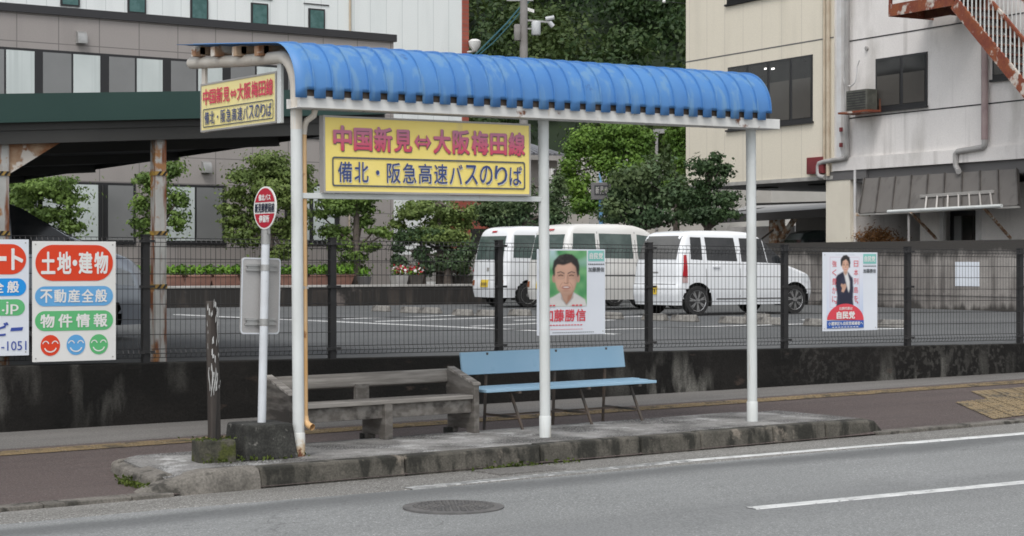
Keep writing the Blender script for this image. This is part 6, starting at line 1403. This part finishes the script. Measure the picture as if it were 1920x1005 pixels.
# ------------------------------------------------------------------ trees
def tree(name, D, trunk, clumps, m, size, dens, label, group=None, cat='tree', depth=.8):
    """trunk: list of photo points from base to top; clumps: (px, py, rx, ry) in photo pixels"""
    s = D / F; base = B_(trunk[0][0], trunk[0][1], D); z0 = .95 if D < 45.4 and trunk[0][0] < 900 else LOT - .05
    t = thing(name, (base.x, base.y, z0), label, cat, group)
    pts = [V(base.x, base.y, z0)] + [B_(x, y, D) for x, y in trunk[1:]]; n = len(pts); r0 = .11 if D < 43 else .13
    MB().tube(pts, [r0 * (1 - .6 * i / (n - 1)) for i in range(n)], 8).build('trunk', 'bark', t, smooth=50)
    C = []; mb = MB()
    for px, py, rx, ry in clumps:
        dd = random.uniform(-depth, depth) * rx * s * .8; c = B_(px, py, D + dd); R_ = rx * s
        C.append(blob(c, R_ * 1.14, R_ * 1.1, ry * s * (1.12 if group == G1 else 1.2), int(dens * (R_ * R_ * .8 + R_ * ry * s) * 210) + 80, 11))
        k = min(range(n), key=lambda i: abs(pts[i].z - c.z + .25)); p0 = pts[k]; mb.tube([p0, p0.lerp(c, .5) + V(0, 0, -.05), p0.lerp(c, .9)], [.045, .03, .015], 5)
    mb.build('limbs', 'bark', t)
    leaf_mesh('crown', np.concatenate(C), size * .66, m, t); return t
G1 = 'cloud pruned trees in front of the grey building'
tree('pruned_tree', 40.9, [(70, 540), (72, 430), (78, 345)], [(85, 352, 70, 18), (45, 372, 45, 20), (125, 372, 38, 15), (105, 400, 50, 18), (50, 418, 50, 22), (135, 425, 32, 14), (40, 345, 30, 18), (80, 440, 50, 14)], 'leaf_pine', .075, 13, 'cloud pruned tree behind the dark car roof at far left', G1)
tree('pruned_tree', 41.8, [(305, 540), (303, 420), (308, 310)], [(318, 316, 36, 20), (275, 335, 26, 15), (266, 380, 22, 22), (335, 370, 24, 20), (268, 415, 24, 15), (335, 415, 24, 22), (290, 440, 32, 12), (300, 352, 30, 15), (300, 392, 25, 14)], 'leaf_pine', .075, 13, 'cloud pruned tree behind the rusty carport column', G1)
tree('pruned_tree', 43.2, [(507, 540), (505, 440), (508, 380), (500, 300)], [(500, 303, 52, 20), (455, 330, 34, 20), (548, 328, 38, 24), (500, 350, 55, 18), (440, 362, 26, 15), (446, 415, 34, 16), (540, 375, 40, 22), (540, 430, 38, 22), (470, 450, 36, 15), (520, 478, 30, 14), (435, 392, 26, 12), (575, 350, 20, 30), (480, 400, 36, 20), (500, 425, 40, 18), (560, 400, 26, 20), (490, 372, 44, 18), (450, 440, 28, 16), (545, 465, 30, 16), (500, 325, 56, 20)], 'leaf_olive', .075, 12, 'tall olive green tree behind the round bus stop disc', G1)
tree('pruned_tree', 44.2, [(667, 540), (668, 460), (669, 370)], [(640, 392, 38, 15), (612, 380, 20, 14), (692, 394, 20, 13), (632, 440, 34, 16), (704, 432, 22, 10), (660, 478, 32, 17), (648, 500, 22, 10), (612, 432, 22, 12), (695, 462, 20, 10), (668, 372, 46, 14), (600, 402, 18, 12), (722, 440, 16, 9), (680, 415, 26, 12), (640, 460, 30, 12), (668, 505, 26, 10)], 'leaf_pine', .07, 14, 'cloud pruned tree with a bare trunk beneath the yellow sign', G1)
tree('pruned_tree', 45.1, [(826, 545), (826, 470), (824, 380)], [(800, 385, 46, 14), (760, 402, 22, 14), (850, 400, 32, 13), (828, 418, 36, 20), (865, 420, 22, 14), (840, 440, 34, 14), (790, 395, 44, 16), (745, 420, 18, 12), (878, 400, 18, 14), (812, 440, 50, 16), (858, 450, 26, 16)], 'leaf_olive', .075, 12, 'spreading olive tree between the planters and the vans', G1)
tree('round_bush', 44.9, [(790, 545), (790, 500), (792, 450)], [(795, 442, 52, 14), (760, 446, 24, 12), (830, 448, 28, 12)], 'leaf_dark', .06, 24, 'dense rounded dark green bush beneath the spreading olive tree', cat='bush')
tree('leafy_bush', 44.8, [(840, 545), (840, 510), (840, 480)], [(745, 490, 18, 18), (790, 478, 22, 16), (845, 488, 44, 24), (875, 470, 22, 22), (800, 500, 25, 16), (870, 500, 22, 20), (745, 465, 16, 10)], 'leaf_blue', .075, 13, 'loose mixed green bush above the red flowers', cat='bush')
G2 = 'trees behind the white vans'
tree('leafy_tree', 48, [(985, 480), (985, 420), (985, 350)], [(930, 402, 45, 25), (975, 385, 45, 35), (1035, 385, 36, 42), (1048, 345, 16, 20), (960, 415, 55, 20), (1040, 415, 30, 22), (915, 390, 30, 22)], 'leaf_blue', .08, 11, 'dull green tree behind the middle shelter post', G2)
tree('leafy_tree', 53, [(1150, 470), (1150, 400), (1155, 300)], [(1100, 268, 40, 28), (1160, 250, 50, 26), (1205, 262, 26, 30), (1075, 300, 26, 28), (1135, 305, 48, 34), (1195, 305, 36, 34), (1085, 350, 34, 32), (1130, 372, 36, 30), (1090, 385, 30, 18), (1170, 345, 40, 30), (1066, 325, 18, 20)], 'leaf_bright', .085, 12, 'large bright green tree beneath the blue roof', G2)
tree('leafy_tree', 56, [(1268, 470), (1268, 400), (1268, 300)], [(1262, 255, 20, 26), (1278, 300, 20, 32), (1255, 345, 24, 28), (1280, 365, 22, 25), (1262, 215, 22, 26), (1285, 250, 18, 30)], 'leaf_bright', .085, 12, 'bright green tree against the edge of the cream building', G2)
tree('leafy_tree', 45.5, [(1205, 470), (1205, 430), (1205, 340)], [(1180, 332, 42, 26), (1228, 322, 38, 26), (1200, 365, 56, 30), (1258, 362, 38, 32), (1152, 395, 34, 24), (1225, 402, 56, 20), (1290, 402, 26, 16), (1190, 412, 60, 14), (1165, 355, 25, 20)], 'leaf_blue', .09, 9, 'dull blue-green tree just above the two rear vans', G2)
tree('leafy_tree', 44.5, [(1328, 470), (1327, 430), (1330, 330)], [(1322, 312, 34, 18), (1356, 318, 24, 15), (1326, 340, 32, 15), (1300, 375, 28, 20), (1348, 375, 38, 16), (1336, 402, 48, 16), (1342, 296, 16, 9), (1372, 368, 20, 10), (1308, 405, 26, 14), (1360, 400, 28, 12)], 'leaf_dark', .08, 10, 'small dark tree left of the right shelter post', G2)
# wooded hill
t_ = (1080 - 960) / F; ha = V(CT + t_ * ST, ST - t_ * CT, 0).normalized(); hb = V(ha.y, -ha.x, 0)
hz = lambda d, l: .4 + max(0, d - 76) * .62 + 1.5 * math.sin(l * .11 + d * .07) * min(1, max(0, d - 76) / 8)
ds = list(np.linspace(72, 190, 30)); ls = list(np.linspace(-150, 170, 41)); mb = MB()
for d in ds:
    for l in ls: p_ = ha * d + hb * l; mb.v.append((p_.x, p_.y, hz(d, l)))
n_ = len(ls); mb.f = [(i * n_ + j, i * n_ + j + 1, (i + 1) * n_ + j + 1, (i + 1) * n_ + j) for i in range(len(ds) - 1) for j in range(n_ - 1)]
struct(mb.build('hill', 'hill', smooth=60))
C = []
for d in np.arange(80, 124, 2.5):
    for l in np.arange(-26, 32, 2.9):
        dd, ll = d + random.uniform(-1.2, 1.2), l + random.uniform(-1.4, 1.4); r = random.uniform(1.3, 2.9); p_ = ha * dd + hb * ll
        C.append(blob((p_.x, p_.y, hz(dd, ll) + r * random.uniform(.7, 1.5)), r, r, r * .85, 900, 8, .75))
fo = leaf_mesh('hillside_forest', np.concatenate(C), .15, 'leaf_forest'); tag(fo, 'dense dark green wood covering the hillside behind', 'forest', kind='stuff')
